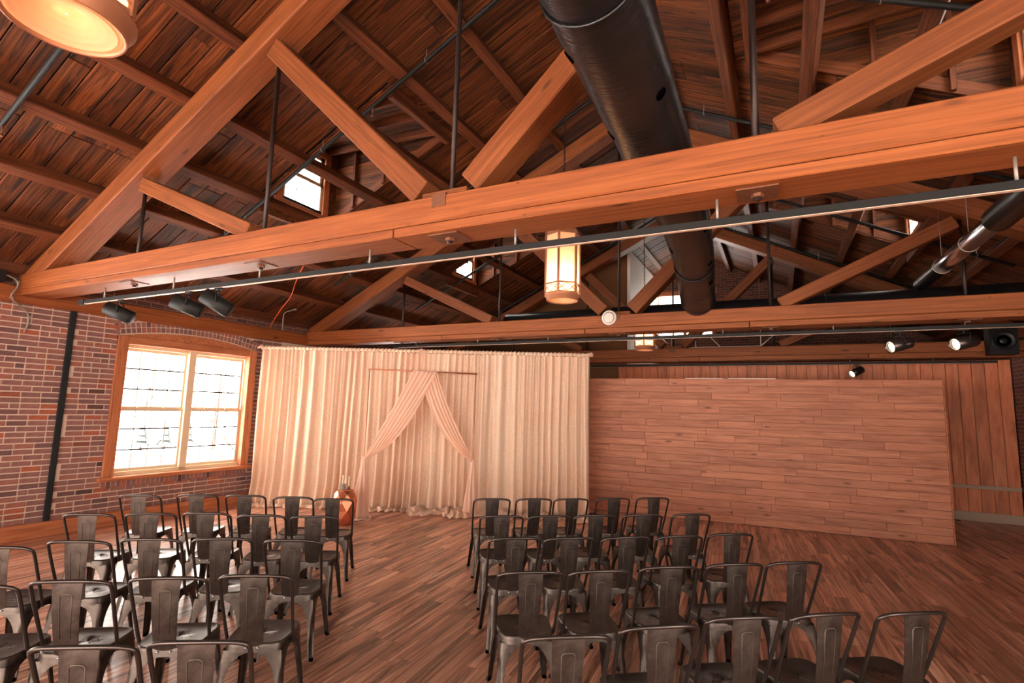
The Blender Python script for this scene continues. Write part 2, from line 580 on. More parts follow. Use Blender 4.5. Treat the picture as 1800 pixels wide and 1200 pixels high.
for k, (y, zc, L) in enumerate(brs):
    jit = random.uniform(-.004, .004)
    if k < 300:
        o = obj('brick', boxmesh(round(L, 2), .06, BH, .004, M_brick), None, wl, Matrix.Translation((-8.862 + jit, y, zc)) @ Matrix.Rotation(PI / 2 + random.uniform(-.008, .008), 4, 'Z'))
    else:
        rest.box((-8.9, y - L / 2, zc - BH / 2), (-8.832 + jit, y + L / 2, zc + BH / 2))
# arch of two rows of headers and the row below the sill
NA = 34
for k in range(NA):
    t = (k + .5) / NA
    y = WY0 - .03 + t * (WY1 - WY0 + .06)
    zz = arch_z(max(WY0, min(WY1, y)))
    sl_ = -(y - arch_c) * .14 * 8 / (WY1 - WY0) ** 2
    for j in range(2):
        ang2 = math.atan(sl_)
        cc = V((-8.862 + random.uniform(-.003, .003), y - math.sin(ang2) * (.05 + .085 * j), zz + math.cos(ang2) * (.045 + .085 * j)))
        obj('arch_brick', boxmesh(.058, .06, .074, .005, M_brick), None, wl, Matrix.Translation(cc) @ Matrix.Rotation(ang2, 4, 'X') @ Matrix.Rotation(PI / 2, 4, 'Z'))
for k in range(34):
    y = WY0 + .01 + k * (WY1 - WY0) / 34 + .03
    obj('sill_brick', boxmesh(.058, .06, .105, .005, M_brick), None, wl, Matrix.Translation((-8.862 + random.uniform(-.003, .003), y, WZ0 - .115)) @ Matrix.Rotation(PI / 2, 4, 'Z'))
o = rest.build('bricks_beyond', M_brick2, wl); o['kind'] = 'stuff'
abox('black_channel', (-8.87, 3.675, .2), (-8.815, 3.745, 3.05), M_tar, wl, .004, 'Z')
bb = struct(beam('baseboard_left', (-8.81, 1.0, .1), (-8.81, 7.2, .1), .05, .2, M_trim, None), 'orange timber baseboard along the brick wall')
tp = struct(beam('trim_1', (-8.86, 1.0, 3.16), (-8.86, 7.78, 3.16), .2, .22, M_beam, None, .01), 'heavy timber wall plate along the top of the brick wall')
tp2 = struct(beam('trim_2', (-8.9, 1.0, 3.5), (-8.9, 12.5, 3.5), .16, .16, M_purlin, None, .01), 'upper timber eave plate above the wall plate')

# window_1 : two double hung units in a timber casing
w1 = struct(obj('window_1', None, None, None, Matrix.Translation((-8.85, arch_c, WZ0))), 'two wide double hung windows in a timber casing')
abox('casing', (-8.95, WY0, WZ0), (-8.80, WY0 + .15, WZ1), M_trim, w1, .006, 'Z')
abox('casing', (-8.95, WY1 - .15, WZ0), (-8.80, WY1, WZ1), M_trim, w1, .006, 'Z')
abox('casing', (-8.95, WY0, WZ1 - .12), (-8.81, WY1, WZ1 + .0), M_trim, w1, .006, 'Y')
hd = MB()
P0, P1 = [], []
for k in range(21):
    y = WY0 + (WY1 - WY0) * k / 20
    P0.append((-8.825, y, WZ1)); P1.append((-8.825, y, arch_z(y) - .012))
hd.grid([P0, P1], False)
hd.grid([P1, [(-8.9, p[1], p[2]) for p in P1]], False)
hd.build('arch_head', M_trim, w1)
abox('sill', (-9.0, WY0 - .06, WZ0 - .06), (-8.76, WY1 + .06, WZ0), M_trim, w1, .01, 'Y')
gy = [(WY0 + .15, 5.455), (5.545, WY1 - .15)]
abox('frame_head', (-8.97, WY0 + .14, WZ1 - .17), (-8.9, WY1 - .14, WZ1 - .11), M_cream, w1, .004, 'Y')
abox('mullion', (-8.98, 5.44, WZ0), (-8.88, 5.56, WZ1 - .1), M_cream, w1, .006, 'Z')
abox('frame_foot', (-8.98, WY0 + .14, WZ0), (-8.88, WY1 - .14, WZ0 + .06), M_cream, w1, .004, 'Y')
for (a, b) in gy:
    for (z0, z1, xo) in ((WZ0 + .06, 1.71, -8.945), (1.69, WZ1 - .17, -8.975)):
        s = obj('sash', None, None, w1, Matrix.Translation((xo, (a + b) / 2, z0)))
        r = .045
        sm = MB()
        sm.box((xo - .018, a, z0), (xo + .018, a + r, z1)).box((xo - .018, b - r, z0), (xo + .018, b, z1))
        sm.box((xo - .018, a + r, z0), (xo + .018, b - r, z0 + r)).box((xo - .018, a + r, z1 - r), (xo + .018, b - r, z1))
        sm.build('sash_frame', M_cream, s)
        MB().box((xo - .003, a + r, z0 + r), (xo + .003, b - r, z1 - r)).build('pane', M_glass, s)
        gm = MB()
        for k in (1, 2):
            zz = z0 + (z1 - z0) * k / 3
            gm.box((xo - .01, a + r, zz - .011), (xo + .008, b - r, zz + .011))
        gm.build('glazing_bar', M_iron, s)
        gm = MB()
        for k in (1, 2, 3):
            yy = a + r + (b - a - 2 * r) * k / 4
            gm.box((xo - .009, yy - .007, z0 + r), (xo + .007, yy + .007, z1 - r))
        gm.build('muntin', M_cream, s)
    for q in (.3, .7):
        abox('sash_lock', (-8.945, a + (b - a) * q - .03, 1.71), (-8.915, a + (b - a) * q + .03, 1.725), M_cream, w1, .002, 'Y')
for (a, b, z0, z1) in OPEN_L:
    portal((-8.99, (a + b) / 2, (z0 + z1) / 2), (1, 0, 0), b - a, z1 - z0)
for i, (a, b, z0, z1) in zip((2, 3, 5), OPEN_L[:2] + OPEN_L[3:]):
    wd_ = struct(obj('window_%d' % i, None, None, None, Matrix.Translation((-9, (a + b) / 2, z0))))
    m = MB()
    m.box((-8.98, a, z0), (-8.88, a + .08, z1)).box((-8.98, b - .08, z0), (-8.88, b, z1)).box((-8.98, a, z1 - .08), (-8.88, b, z1)).box((-8.98, a, z0), (-8.88, b, z0 + .08)).box((-8.97, (a + b) / 2 - .04, z0), (-8.9, (a + b) / 2 + .04, z1))
    m.build('casing', M_trim, wd_)

# ------------------------------------------------------------------ other walls
wr = MB()
ys = Y0
for (a, b) in ((-4.9, -2.7), (-.6, 1.6)):  # unseen openings added to let more daylight into the room
    wr.box((XE, ys, -.1), (XE + .3, a, 3.95)).box((XE, a, -.1), (XE + .3, b, .7)).box((XE, a, 2.9), (XE + .3, b, 3.95))
    portal((XE + .15, (a + b) / 2, 1.8), (-1, 0, 0), b - a, 2.2)
    ys = b
wr.box((XE, ys, -.1), (XE + .3, Y1, 3.95)).box((3.95, 12.35, 0), (XE, 13.2, 3.12))
wr = struct(wr.build('wall_right', M_brickwall), 'dark brick wall and pier beside the plywood wall')
RW = [(-8.3, -5.0, .4, 3.0), (-4.4, 0.0, .4, 3.0), (.6, 3.9, .4, 3.0)]  # unseen rear windows, made this large for the daylight they bring in
m = MB()
for a, b in ((-9.2, -8.3), (-5.0, -4.4), (0.0, .6), (3.9, 4.9)): m.box((a, Y0 - .3, -.1), (b, Y0, 7.2))
for (a, b, z0, z1) in RW:
    m.box((a, Y0 - .3, -.1), (b, Y0, z0)).box((a, Y0 - .3, z1), (b, Y0, 7.2))
    for k in range(4):
        x_ = a + (b - a) * k / 3
        m.box((x_ - .05, Y0 - .2, z0), (x_ + .05, Y0 - .1, z1))
    m.box((a, Y0 - .2, (z0 + z1) / 2 - .04), (b, Y0 - .1, (z0 + z1) / 2 + .04))
struct(m.build('wall_rear', M_brickwall), 'brick gable wall behind the chairs')
for (a, b, z0, z1) in RW: portal(((a + b) / 2, Y0 - .1, (z0 + z1) / 2), (0, 1, 0), b - a, z1 - z0)
# far gable with its window
FW = (-3.5, -1.7, 4.3, 5.62)
m = MB()
m.box((-9.2, Y1, -.1), (FW[0], Y1 + .3, 7.2)).box((FW[1], Y1, -.1), (4.9, Y1 + .3, 7.2)).box((FW[0], Y1, -.1), (FW[1], Y1 + .3, FW[2])).box((FW[0], Y1, FW[3]), (FW[1], Y1 + .3, 7.2))
struct(m.build('wall_far', M_brickwall), 'distant brick gable wall with a bright window')
w4 = struct(obj('window_4', None, None, None, Matrix.Translation((-2.2, Y1, 4.1))), 'bright window high in the far gable')
for (a, b) in ((FW[0], FW[0] + .1), (-2.65, -2.55), (FW[1] - .1, FW[1])): abox('casing', (a, Y1 - .03, FW[2]), (b, Y1 + .1, FW[3]), M_trim, w4, .004, 'Z')
abox('casing', (FW[0] - .05, Y1 - .04, FW[3] - .05), (FW[1] + .05, Y1 + .1, FW[3] + .1), M_trim, w4, .004)
abox('sill', (FW[0] - .05, Y1 - .06, FW[2] - .08), (FW[1] + .05, Y1 + .1, FW[2]), M_trim, w4, .004)
for (a, b) in ((FW[0] + .1, -2.65), (-2.55, FW[1] - .1)): MB().box((a, Y1 + .05, FW[2]), (b, Y1 + .056, FW[3])).build('pane', M_glass, w4)
portal(((FW[0] + FW[1]) / 2, Y1 + .15, 5.0), (0, -1, 0), 1.8, 1.24)
# brown painted room and its white return wall
m = MB()
m.box((-8.83, 13.45, 0), (-3.5, 13.55, 3.75))
m.add([(-8.83, 13.45, 3.75), (-8.3, 13.45, 3.78), (-3.5, 13.45, 6.1), (-3.5, 13.45, 3.75), (-8.83, 13.55, 3.75), (-8.3, 13.55, 3.78), (-3.5, 13.55, 6.1), (-3.5, 13.55, 3.75)], [(0, 3, 2, 1), (4, 5, 6, 7), (1, 2, 6, 5)])
struct(m.build('wall_brown', M_brown), 'brown painted partition wall behind the far truss')
struct(MB().box((-3.5, 13.44, 0), (-3.42, Y1, 6.1)).build('wall_return', M_white), 'white end wall of the brown partition')

# plywood wall of vertical strips
PY = 13.2
wp = struct(MB().box((-3.66, PY, 0), (3.93, PY + .1, 3.06)).build('wall_back', plain('plywood_groove', (120, 68, 40), .9)), 'plywood wall of vertical grooved strips')
x = -3.66
while x < 3.85:
    b = min(x + .2, 3.93)
    abox('plywood_strip', (x + .004, PY - .016, .16), (b - .004, PY + .01, 3.05), M_ply, wp, .003, 'Z')
    x += .2
abox('rail', (-3.66, PY - .04, .60), (3.93, PY - .01, .67), M_grey, wp, .004)
struct(abox('baseboard_back', (-3.66, PY - .03, 0), (3.93, PY - .0, .17), M_grey, None, .004), 'grey baseboard at the foot of the plywood wall')

# ------------------------------------------------------------------ roof: deck, boards, purlins
def slope_box(mb, xa, xb, ya, yb, off0, off1):
    vs = []
    for o_ in (off0, off1):
        for (x_, y_) in ((xa, ya), (xb, ya), (xb, yb), (xa, yb)):
            vs.append((x_, y_, zup(x_) + DK + o_))
    mb.add(vs, [(0, 3, 2, 1), (4, 5, 6, 7), (0, 1, 5, 4), (1, 2, 6, 5), (2, 3, 7, 6), (3, 0, 4, 7)])
ceil_ = {}
for side in (0, 1):
    f = (lambda x_: x_) if side == 0 else mir
    m = MB()
    ys = Y0 - .3
    for yc in DORM:
        slope_box(m, f(-9.3), f(XR), ys, yc - DHW, .03, .1)
        slope_box(m, f(-9.3), f(DX0), yc - DHW, yc + DHW, .03, .1)
        slope_box(m, f(DX1), f(XR), yc - DHW, yc + DHW, .03, .1)
        ys = yc + DHW
    slope_box(m, f(-9.3), f(XR), ys, Y1 + .3, .03, .1)
    ce = struct(m.build('ceiling_left' if side == 0 else 'ceiling_right', M_roofback), 'sloping timber roof above the windows' if side == 0 else 'sloping timber roof above the plywood wall')
    ceil_[side] = ce
    # boards up the slope
    y = .25 if side == 0 else 2.9
    yend = 16.9
    cnt = 0
    pieces = []
    sd = V((1, 0, SL if side == 0 else -SL)).normalized()
    while y < yend:
        wdt = random.uniform(.16, .24)
        segs = [(-9.1, XR)]
        for yc in DORM:
            if yc - DHW - .02 < y + wdt / 2 < yc + DHW + .02: segs = [(-9.1, DX0), (DX1, XR)]
        for (a, b) in segs:
            p = a
            while p < b - .05:
                L = random.choice((1.62, 2.43, 2.43, 3.24))
                q = min(p + L, b)
                if b - q < .6: q = b
                pieces.append((p, q, y, wdt))
                p = q
        y += wdt + .002
    pieces.sort(key=lambda q: q[2])
    rest = MB()
    for k, (p, q, yy, wdt) in enumerate(pieces):
        x0, x1 = f(p), f(q)
        xm = (x0 + x1) / 2
        Lr = abs(x1 - x0) * math.sqrt(1 + SL * SL) - .004
        M = frame_m((xm, yy + wdt / 2, zup(xm) + DK + .012 + random.uniform(-.004, .004)), sd)
        if k < 295: obj('roof_board', boxmesh(round(Lr, 2), round(wdt - .009, 3), .024, .004, M_board), None, ce, M)
        else: rest.box((-Lr / 2, -wdt / 2 + .005, -.012), (Lr / 2, wdt / 2 - .005, .012), M)
    if rest.v:
        o = rest.build('roof_boards_beyond', M_board_far, ce); o['kind'] = 'stuff'
    # purlins
    segs = [(-1.5, 3.25), (3.25, 7.95), (7.95, 12.67), (12.67, 17)]
    for k in range(8):
        d_ = .16 if k == 0 else .96 + .81 * (k - 1)
        xx = f(XR - d_) if k else None
        if k == 0: continue
        for (a, b) in segs:
            if side == 1 and b < 4: continue
            beam('purlin', (xx, a + .01, zup(xx) + DK / 2), (xx, b - .01, zup(xx) + DK / 2), .135, DK, M_purlin, ce, .01, up=V((-SL if side == 0 else SL, 0, 1)).normalized())
rb = struct(beam('trim_3', (XR, -1.5, 6.62), (XR, 17, 6.62), .12, .24, M_purlin), 'ridge beam under the roof peak')

# ------------------------------------------------------------------ dormers
def dormer(side, yc, label):
    f = (lambda x_: x_) if side == 0 else mir
    t = thing('dormer', label, 'dormer', (f(-5.4), yc, 4.9), 0, 'roof dormers')
    za, zb = 5.93, 5.83
    deck = lambda x_: zup(x_) + DK
    # cheeks of horizontal boards
    for s in (-1, 1):
        ye = yc + s * DHW
        zz = 4.72
        while zz < 5.9:
            h = .14
            xd = lambda z_: min(-8.45 + (z_ - DK - 3.6) / SL, DX1 + .12)
            z0_, z1_ = max(zz, deck(DX0)), zz + h - .005
            if z1_ > z0_ + .02:
                ya, yb = sorted((ye, ye + s * .025))
                P = [(DX0, z0_), (xd(z0_) , z0_), (xd(z1_), z1_), (DX0, z1_)]
                cm = (f((DX0 + xd(z1_)) / 2), ye, (z0_ + z1_) / 2)
                vs = [(f(a) - cm[0], ya - cm[1], b - cm[2]) for a, b in P] + [(f(a) - cm[0], yb - cm[1], b - cm[2]) for a, b in P]
                MB().add(vs, [(0, 1, 2, 3), (7, 6, 5, 4), (0, 4, 5, 1), (1, 5, 6, 2), (2, 6, 7, 3), (3, 7, 4, 0)]).build('cheek_board', M_board, t, Matrix.Translation(cm))
            zz += h
        m = MB()
        y2 = ye + s * .04
        vs = [(f(DX0 - .1), y2, deck(DX0 - .1) + .04), (f(DX0 - .1), y2, 6.05), (f(DX1 + .3), y2, 6.05), (f(DX1 + .3), y2, deck(DX1 + .3) + .04)]
        vs += [(p[0], p[1] + s * .03, p[2]) for p in vs]
        m.add(vs, [(0, 1, 2, 3), (7, 6, 5, 4), (0, 4, 5, 1), (1, 5, 6, 2), (2, 6, 7, 3), (3, 7, 4, 0)])
        m.build('cheek_backing', M_roofback, t)
        for xs in (-5.95, -5.35):
            abox('stud', (f(xs) - .025, ye - (.07 if s > 0 else 0), deck(xs) - .02), (f(xs) + .025, ye + (0 if s > 0 else .07), 5.86), M_purlin, t, .004, 'Z')
    for s in (-1, 1):
        yt = yc + s * (DHW - .012)
        beam('opening_trim', (f(DX0 + .02), yt, deck(DX0 + .02) + .045), (f(DX1 - .02), yt, deck(DX1 - .02) + .045), .022, .13, M_purlin, t, .003)
    # ceiling boards and joists
    sd = V((1, 0, (zb - za) / (DX1 - DX0) * (1 if side == 0 else -1)))
    y = yc - DHW
    while y < yc + DHW - .02:
        wd_ = min(.16, yc + DHW - y)
        p0, p1 = V((f(DX0 - .05), y + wd_ / 2, za + .02)), V((f(DX1 + .15), y + wd_ / 2, zb + .02))
        beam('ceiling_board', p0, p1, wd_ - .004, .022, M_board, t, .003)
        y += .16
    MB().box((min(f(DX0 - .15), f(DX1 + .12)), yc - DHW - .08, za + .04), (max(f(DX0 - .15), f(DX1 + .12)), yc + DHW + .08, za + .1)).build('roof_skin', M_roofback, t)
    for yy in (yc - .42, yc, yc + .42):
        beam('joist', (f(DX0), yy, za - .05), (f(DX1 - .05), yy, zb - .05), .045, .12, M_purlin, t, .004)
    abox('header', (f(DX1) - .04, yc - DHW, zb - .16), (f(DX1) + .04, yc + DHW, zb + .0), M_purlin, t, .006, 'Y')
    # front wall and window
    gx = f(DX0)
    o_ = -1 if side == 0 else 1
    z0, z1, hw = 4.84, 5.74, .37
    m = MB()
    xa, xb = sorted((gx, gx + o_ * .08))
    m.box((xa, yc - DHW - .06, 4.5), (xb, yc - hw, 6.0)).box((xa, yc + hw, 4.5), (xb, yc + DHW + .06, 6.0)).box((xa, yc - hw, 4.5), (xb, yc + hw, z0)).box((xa, yc - hw, z1), (xb, yc + hw, 6.0))
    m.build('front_wall', M_board_far, t)
    xa, xb = sorted((gx - o_ * .03, gx + o_ * .06))
    for (a, b) in ((yc - hw - .11, yc - hw), (yc + hw, yc + hw + .11)): abox('casing', (xa, a, z0 - .05), (xb, b, z1 + .1), M_trim, t, .005, 'Z')
    abox('casing', (xa, yc - hw - .11, z1), (xb, yc + hw + .11, z1 + .1), M_trim, t, .005, 'Y')
    abox('sill', (xa, yc - hw - .14, z0 - .09), (xb, yc + hw + .14, z0 - .03), M_trim, t, .005, 'Y')
    for (p, q, xo) in ((z0 - .03, 5.3, gx + o_ * .02), (5.28, z1, gx + o_ * .05)):
        s = obj('sash', None, None, t, Matrix.Translation((xo, yc, p)))
        r = .045
        MB().box((xo - .015, yc - hw, p), (xo + .015, yc - hw + r, q)).box((xo - .015, yc + hw - r, p), (xo + .015, yc + hw, q)).box((xo - .015, yc - hw, p), (xo + .015, yc + hw, p + r)).box((xo - .015, yc - hw, q - r), (xo + .015, yc + hw, q)).build('sash_frame', M_cream, s)
        MB().box((xo - .003, yc - hw + r, p + r), (xo + .003, yc + hw - r, q - r)).build('pane', M_glass, s)
        g = MB()
        g.box((xo - .008, yc - hw, (p + q) / 2 - .004), (xo + .008, yc + hw, (p + q) / 2 + .004))
        for k in (-1, 1): g.box((xo - .008, yc + k * .12 - .004, p), (xo + .008, yc + k * .12 + .004, q))
        g.build('glazing_bar', M_cream, s)
    portal((gx + o_ * .12, yc, 5.3), (-o_, 0, 0), .9, 1.0)
dormer(0, DORM[0], 'timber roof dormer above the wide window, between the first and second trusses')
dormer(0, DORM[1], 'smaller looking window side dormer above the curtain, beyond the second truss')
dormer(1, DORM[0], 'shadowy roof dormer above the plank partition, beside the big black duct')
dormer(1, DORM[1], 'far roof dormer above the plywood wall, behind the second truss')

# ------------------------------------------------------------------ trusses
def truss(yf, label, joints, zt, zj, zb, depth=.33):
    yc = yf + depth / 2
    t = thing('roof_truss', label, 'roof truss', (XR, yc, zb), 0, 'timber roof trusses')
    beam('tie_beam', (-8.82, yc, (zt + zj) / 2), (mir(-8.82), yc, (zt + zj) / 2), depth, zt - zj, M_beam, t, .01)
    js = [-8.82] + joints + [mir(-8.82)]
    for a, b in zip(js, js[1:]):
        beam('tie_plank', (a + .004, yc, (zj + zb) / 2 - .002), (b - .004, yc, (zj + zb) / 2 - .002), depth - .012, zj - zb - .004, M_beam, t, .006)
    for s in (0, 1):
        f = (lambda x_: x_) if s == 0 else mir
        dz = .135
        beam('rafter', (f(-8.72), yc, zup(-8.72) - dz - .04), (f(XR - .02), yc, zup(XR - .02) - dz), .31, .24, M_rafter, t, .012)
        # struts: rod 1 top to rod 2 foot, rod 2 top to king foot
        beam('strut', (f(-6.36), yc, zup(-6.36) - .36), (f(-4.44), yc, zt + .04), .2, .165, M_rafter, t, .01)
        beam('strut', (f(-4.3), yc, zup(-4.3) - .34), (f(-2.42), yc, zt + .08), .24, .2, M_rafter, t, .01)
        for xr in (-6.42, -4.32):
            MB().tube([(f(xr), yc, zb - .045), (f(xr), yc, zup(xr) - .2)], .021, 10).build('rod', M_iron, t)
            pl = MB().box((f(xr) - .11, yc - .1, zb - .009), (f(xr) + .11, yc + .1, zb)).build('bearing_plate', M_plate, t)
            MB().lathe([(.034, zb - .03), (.034, zb - .009)], 6, Matrix.Translation((f(xr), yc, 0)), False).build('nut', M_plate, pl)
    MB().tube([(XR, yc, zb - .045), (XR, yc, 6.5)], .021, 10).build('rod', M_iron, t)
    pl = MB().box((XR - .13, yc - .11, zb - .009), (XR + .13, yc + .11, zb)).build('bearing_plate', M_plate, t)
    MB().lathe([(.038, zb - .032), (.038, zb - .009)], 6, Matrix.Translation((XR, yc, 0)), False).build('nut', M_plate, pl)
    MB().box((XR - .06, yf - .006, zt - .09), (XR + .06, yf + .02, zt + .01)).build('iron_patch', M_plate, t)
    abox('foot_block', (XR - .2, yc - .11, zt), (XR + .2, yc + .11, zt + .06), M_rafter, t, .006)
    return t
truss(T_Y[0], 'nearest timber roof truss, its heavy tie beam crossing above the chairs', [-2.62, 1.9], 3.42, 3.22, 3.145)
truss(T_Y[1], 'timber roof truss with a white round disc on its tie beam', [-5.4, -2.7, -.34], 3.335, 3.14, 3.06)
truss(T_Y[2], 'farthest timber roof truss, in front of the plywood wall', [-5.0, -1.6, 1.6], 3.35, 3.15, 3.05)

# ------------------------------------------------------------------ sprinkler pipes
def pipe(yy, label):
    t = thing('sprinkler_pipe', label, 'pipe', (XR, yy, 6.3), 0, 'sprinkler pipes under the roof')
    pts = [(x_, yy, zup(x_) - .06) for x_ in (-7.4, -5, XR - .15, XR + .15, mir(-5), mir(-7.4))]
    MB().tube(pts, .026, 10).build('pipe_run', M_black, t)
    for x_ in (-7.0, -5.2, -3.6, mir(-3.6), mir(-5.2), mir(-7.0)):
        m = MB().tube([(x_, yy, zup(x_) - .06), (x_, yy, zup(x_) + .08)], .006, 6)
        m.tube([(x_, yy + .033 * math.cos(a), zup(x_) - .06 + .033 * math.sin(a)) for a in [k * PI / 6 for k in range(12)]], .004, 5, True)
        m.build('pipe_hanger', M_wire, t)
    for x_ in (-6.6, -4.4, mir(-4.4), mir(-6.6)):
        MB().tube([(x_ + .02, yy, zup(x_) - .07), (x_ + .02, yy, zup(x_) - .16)], .009, 6).lathe([(.004, -.03), (.02, -.028), (.02, -.02), (.006, 0)], 8, Matrix.Translation((x_ + .02, yy, zup(x_) - .16))).build('sprinkler_head', M_plate, t)
pipe(2.0, 'black sprinkler pipe running up the roof nearest the big lantern')
pipe(4.62, 'black sprinkler pipe just beyond the nearest truss')
pipe(7.1, 'black sprinkler pipe just in front of the second truss')
pipe(9.6, 'black sprinkler pipe beyond the second truss, crossing the small dormer')
pipe(12.25, 'black sprinkler pipe just in front of the farthest truss')

# ------------------------------------------------------------------ ducts
def bend(pts, n=8):
    pts = [V(p) for p in pts]
    out = []
    for i in range(len(pts) - 1):
        p0, p1, p2, p3 = pts[max(i - 1, 0)], pts[i], pts[i + 1], pts[min(i + 2, len(pts) - 1)]
        for k in range(n):
            t = k / n
            out.append(.5 * ((2 * p1) + (p2 - p0) * t + (2 * p0 - 5 * p1 + 4 * p2 - p3) * t * t + (3 * p1 - p0 - 3 * p2 + p3) * t ** 3))
    out.append(pts[-1])
    return out
dt = thing('air_duct', 'big black fabric air duct running through the trusses above the aisle', 'air duct', (-.72, 3, 3.74))
path = bend([(-.66, -.6, 3.76), (-.68, 1.5, 3.76), (-.72, 3.1, 3.75), (-.8, 5.4, 3.76), (-.9, 6.7, 3.68), (-.99, 7.6, 3.53), (-1.03, 8.25, 3.38)], 10)
rr = []
for i, p in enumerate(path): rr.append(.235 + .006 * noise.noise(V((p.y * 3, 1, 1))) - (.012 if abs(p.y - 6.55) < .08 or abs(p.y - 2.0) < .05 else 0))
MB().tube(path, rr, 36).build('duct_body', M_duct, dt)
for (yy, a) in ((1.75, -35), (2.35, 215), (2.75, -40), (3.2, 215), (3.65, -42), (4.1, 218), (5.3, -30), (5.7, 215), (6.2, -35), (6.9, -38)):
    i = min(range(len(path)), key=lambda k: abs(path[k].y - yy))
    c = path[i]
    t_ = (path[min(i + 1, len(path) - 1)] - path[i - 1]).normalized()
    u = t_.cross(V((0, 0, 1))).normalized(); q = u.cross(t_)
    d_ = math.cos(math.radians(a)) * u + math.sin(math.radians(a)) * q
    M = frame_m(c + d_ * (rr[i] - .008), d_, t_)
    MB().lathe([(.036, -.01), (.036, .011)], 16, M @ Matrix.Rotation(PI / 2, 4, 'Y')).build('air_hole', M_hole, dt)
for yy in (6.55, 2.0, 7.75):
    i = min(range(len(path)), key=lambda k: abs(path[k].y - yy))
    t_ = (path[i + 1] - path[i - 1]).normalized(); u = t_.cross(V((0, 0, 1))).normalized(); q = u.cross(t_)
    MB().tube([path[i] + .232 * (math.cos(k * PI / 16) * u + math.sin(k * PI / 16) * q) for k in range(32)], .008, 6, True).build('seam_band', M_duct, dt)
ct = thing('cross_duct', 'long black round duct lying behind the second truss tie beam', 'air duct', (0, 8.4, 3.38))
MB().tube([(-4.4, 8.4, 3.37), (-4.38, 8.4, 3.37), (-1, 8.4, 3.37), (4.2, 8.4, 3.37)], [.17, .2, .2, .2], 28).build('duct_body', M_sleeve, ct)
for xx in (-3.2, 0.6, 2.4):
    MB().tube([(xx, 8.4 + .204 * math.cos(k * PI / 14), 3.37 + .204 * math.sin(k * PI / 14)) for k in range(28)], .006, 6, True).build('seam_band', M_sleeve, ct)
bt = thing('bright_duct', 'shiny round metal duct with a black sleeve rising beside the plywood wall end', 'air duct', (1.75, 7, 3.66))
MB().tube([(1.66, 8.25, 3.6), (1.8, 6.0, 3.68)], .085, 20).build('metal_pipe', M_chrome, bt)
MB().tube([(1.8, 6.02, 3.68), (1.86, 4.6, 3.72)], .12, 20).build('black_sleeve', M_sleeve, bt)
for tt in (.35, .7):
    c = V((1.66, 8.25, 3.6)).lerp(V((1.8, 6, 3.68)), tt)
    MB().tube([c + V((.088 * math.cos(k * PI / 10), 0, .088 * math.sin(k * PI / 10))) for k in range(20)], .005, 6, True).tube([c + V((0, 0, .088)), c + V((0, 0, .7))], .004, 5).build('strap_hanger', M_wire, bt)

# ------------------------------------------------------------------ track rails and spotlights
def track(yy, zz, xa, xb, label):
    t = thing('track_rail', label, 'track light rail', ((xa + xb) / 2, yy, zz), 0, 'lighting tracks under the trusses')
    abox('rail', (xa, yy - .02, zz - .022), (xb, yy + .02, zz + .022), M_black, t, .002)
    abox('rail_lip', (xa + .01, yy - .014, zz - .026), (xb - .01, yy + .014, zz - .0215), M_lip, t, 0)
    x_ = xa + .5
    while x_ < xb:
        MB().tube([(x_, yy, zz + .02), (x_, yy, 3.148 if yy < 5 else 3.065 if yy < 9 else 3.055)], .008, 8).build('rail_clip', M_wire, t)
        x_ += 1.35
    abox('feed_box', (xa - .03, yy - .03, zz - .03), (xa + .09, yy + .03, zz + .03), M_black, t, .003)
    return t
track(3.24, 3.0, -7.55, 3.9, 'black lighting track under the nearest truss')
track(7.97, 2.985, -6.6, 3.9, 'black lighting track under the second truss')
track(12.68, 2.975, -4.6, 3.6, 'black lighting track under the farthest truss, along the plywood wall')
def spot(at, aim, label, lit, zr, s=1.0):
    c = V(at)
    d_ = V(aim).normalized()
    t = thing('track_spotlight', label, 'spotlight', (c.x, c.y, zr), 0, 'track spotlights')
    M = frame_m(c, d_) @ Matrix.Rotation(PI / 2, 4, 'Y')
    L, r = .11 * s, .058 * s
    MB().lathe([(r * .82, -L), (r, -L + .012), (r, L), (r * .93, L), (r * .88, L - .02), (r * .8, L - .06)], 22, M).build('lamp_can', M_black if not lit else M_gun_rod, t)
    MB().lathe([(.001, L - .052), (r * .86, L - .05), (r * .86, L - .046)], 22, M).build('lens', M_bulb if lit else M_hole, t)
    side = d_.cross(V((0, 0, 1))).normalized()
    yk = [c + side * (r + .006), c + side * (r + .006) + V((0, 0, r + .03)), c - side * (r + .006) + V((0, 0, r + .03)), c - side * (r + .006)]
    MB().tube(yk, .007, 6).build('yoke', M_black, t)
    MB().tube([c + V((0, 0, r + .03)), (c.x, c.y, zr - .022)], .011, 8).build('stem', M_black, t)
    abox('adapter', (c.x - .05, c.y - .015, zr - .045), (c.x + .05, c.y + .015, zr - .024), M_black, t, .002)
    if lit:
        l = bpy.data.lights.new('spot_beam', 'SPOT')
        l.energy = 22; l.color = (1, .8, .55); l.spot_size = 1.1; l.spot_blend = .6; l.shadow_soft_size = .04
        lo = bpy.data.objects.new('spot_beam', l); C.objects.link(lo)
        put(lo, Matrix.Translation(c + d_ * (L + .02)) @ d_.to_track_quat('-Z', 'Y').to_matrix().to_4x4(), t)
spot((-6.68, 3.24, 2.82), (-.62, -.6, .36), 'black spotlight nearest the brick wall on the first track', False, 3.0, 1.32)
spot((-5.42, 3.24, 2.82), (-.6, -.66, .33), 'black spotlight in the middle of three on the first track', False, 3.0, 1.32)
spot((-4.94, 3.24, 2.82), (-.55, -.55, .45), 'black spotlight farthest from the brick wall on the first track', False, 3.0, 1.32)
spot((1.35, 7.97, 2.79), (-.86, -.55, -.28), 'lit metal spotlight on the second track, nearer the curtain', True, 2.985, 1.32)
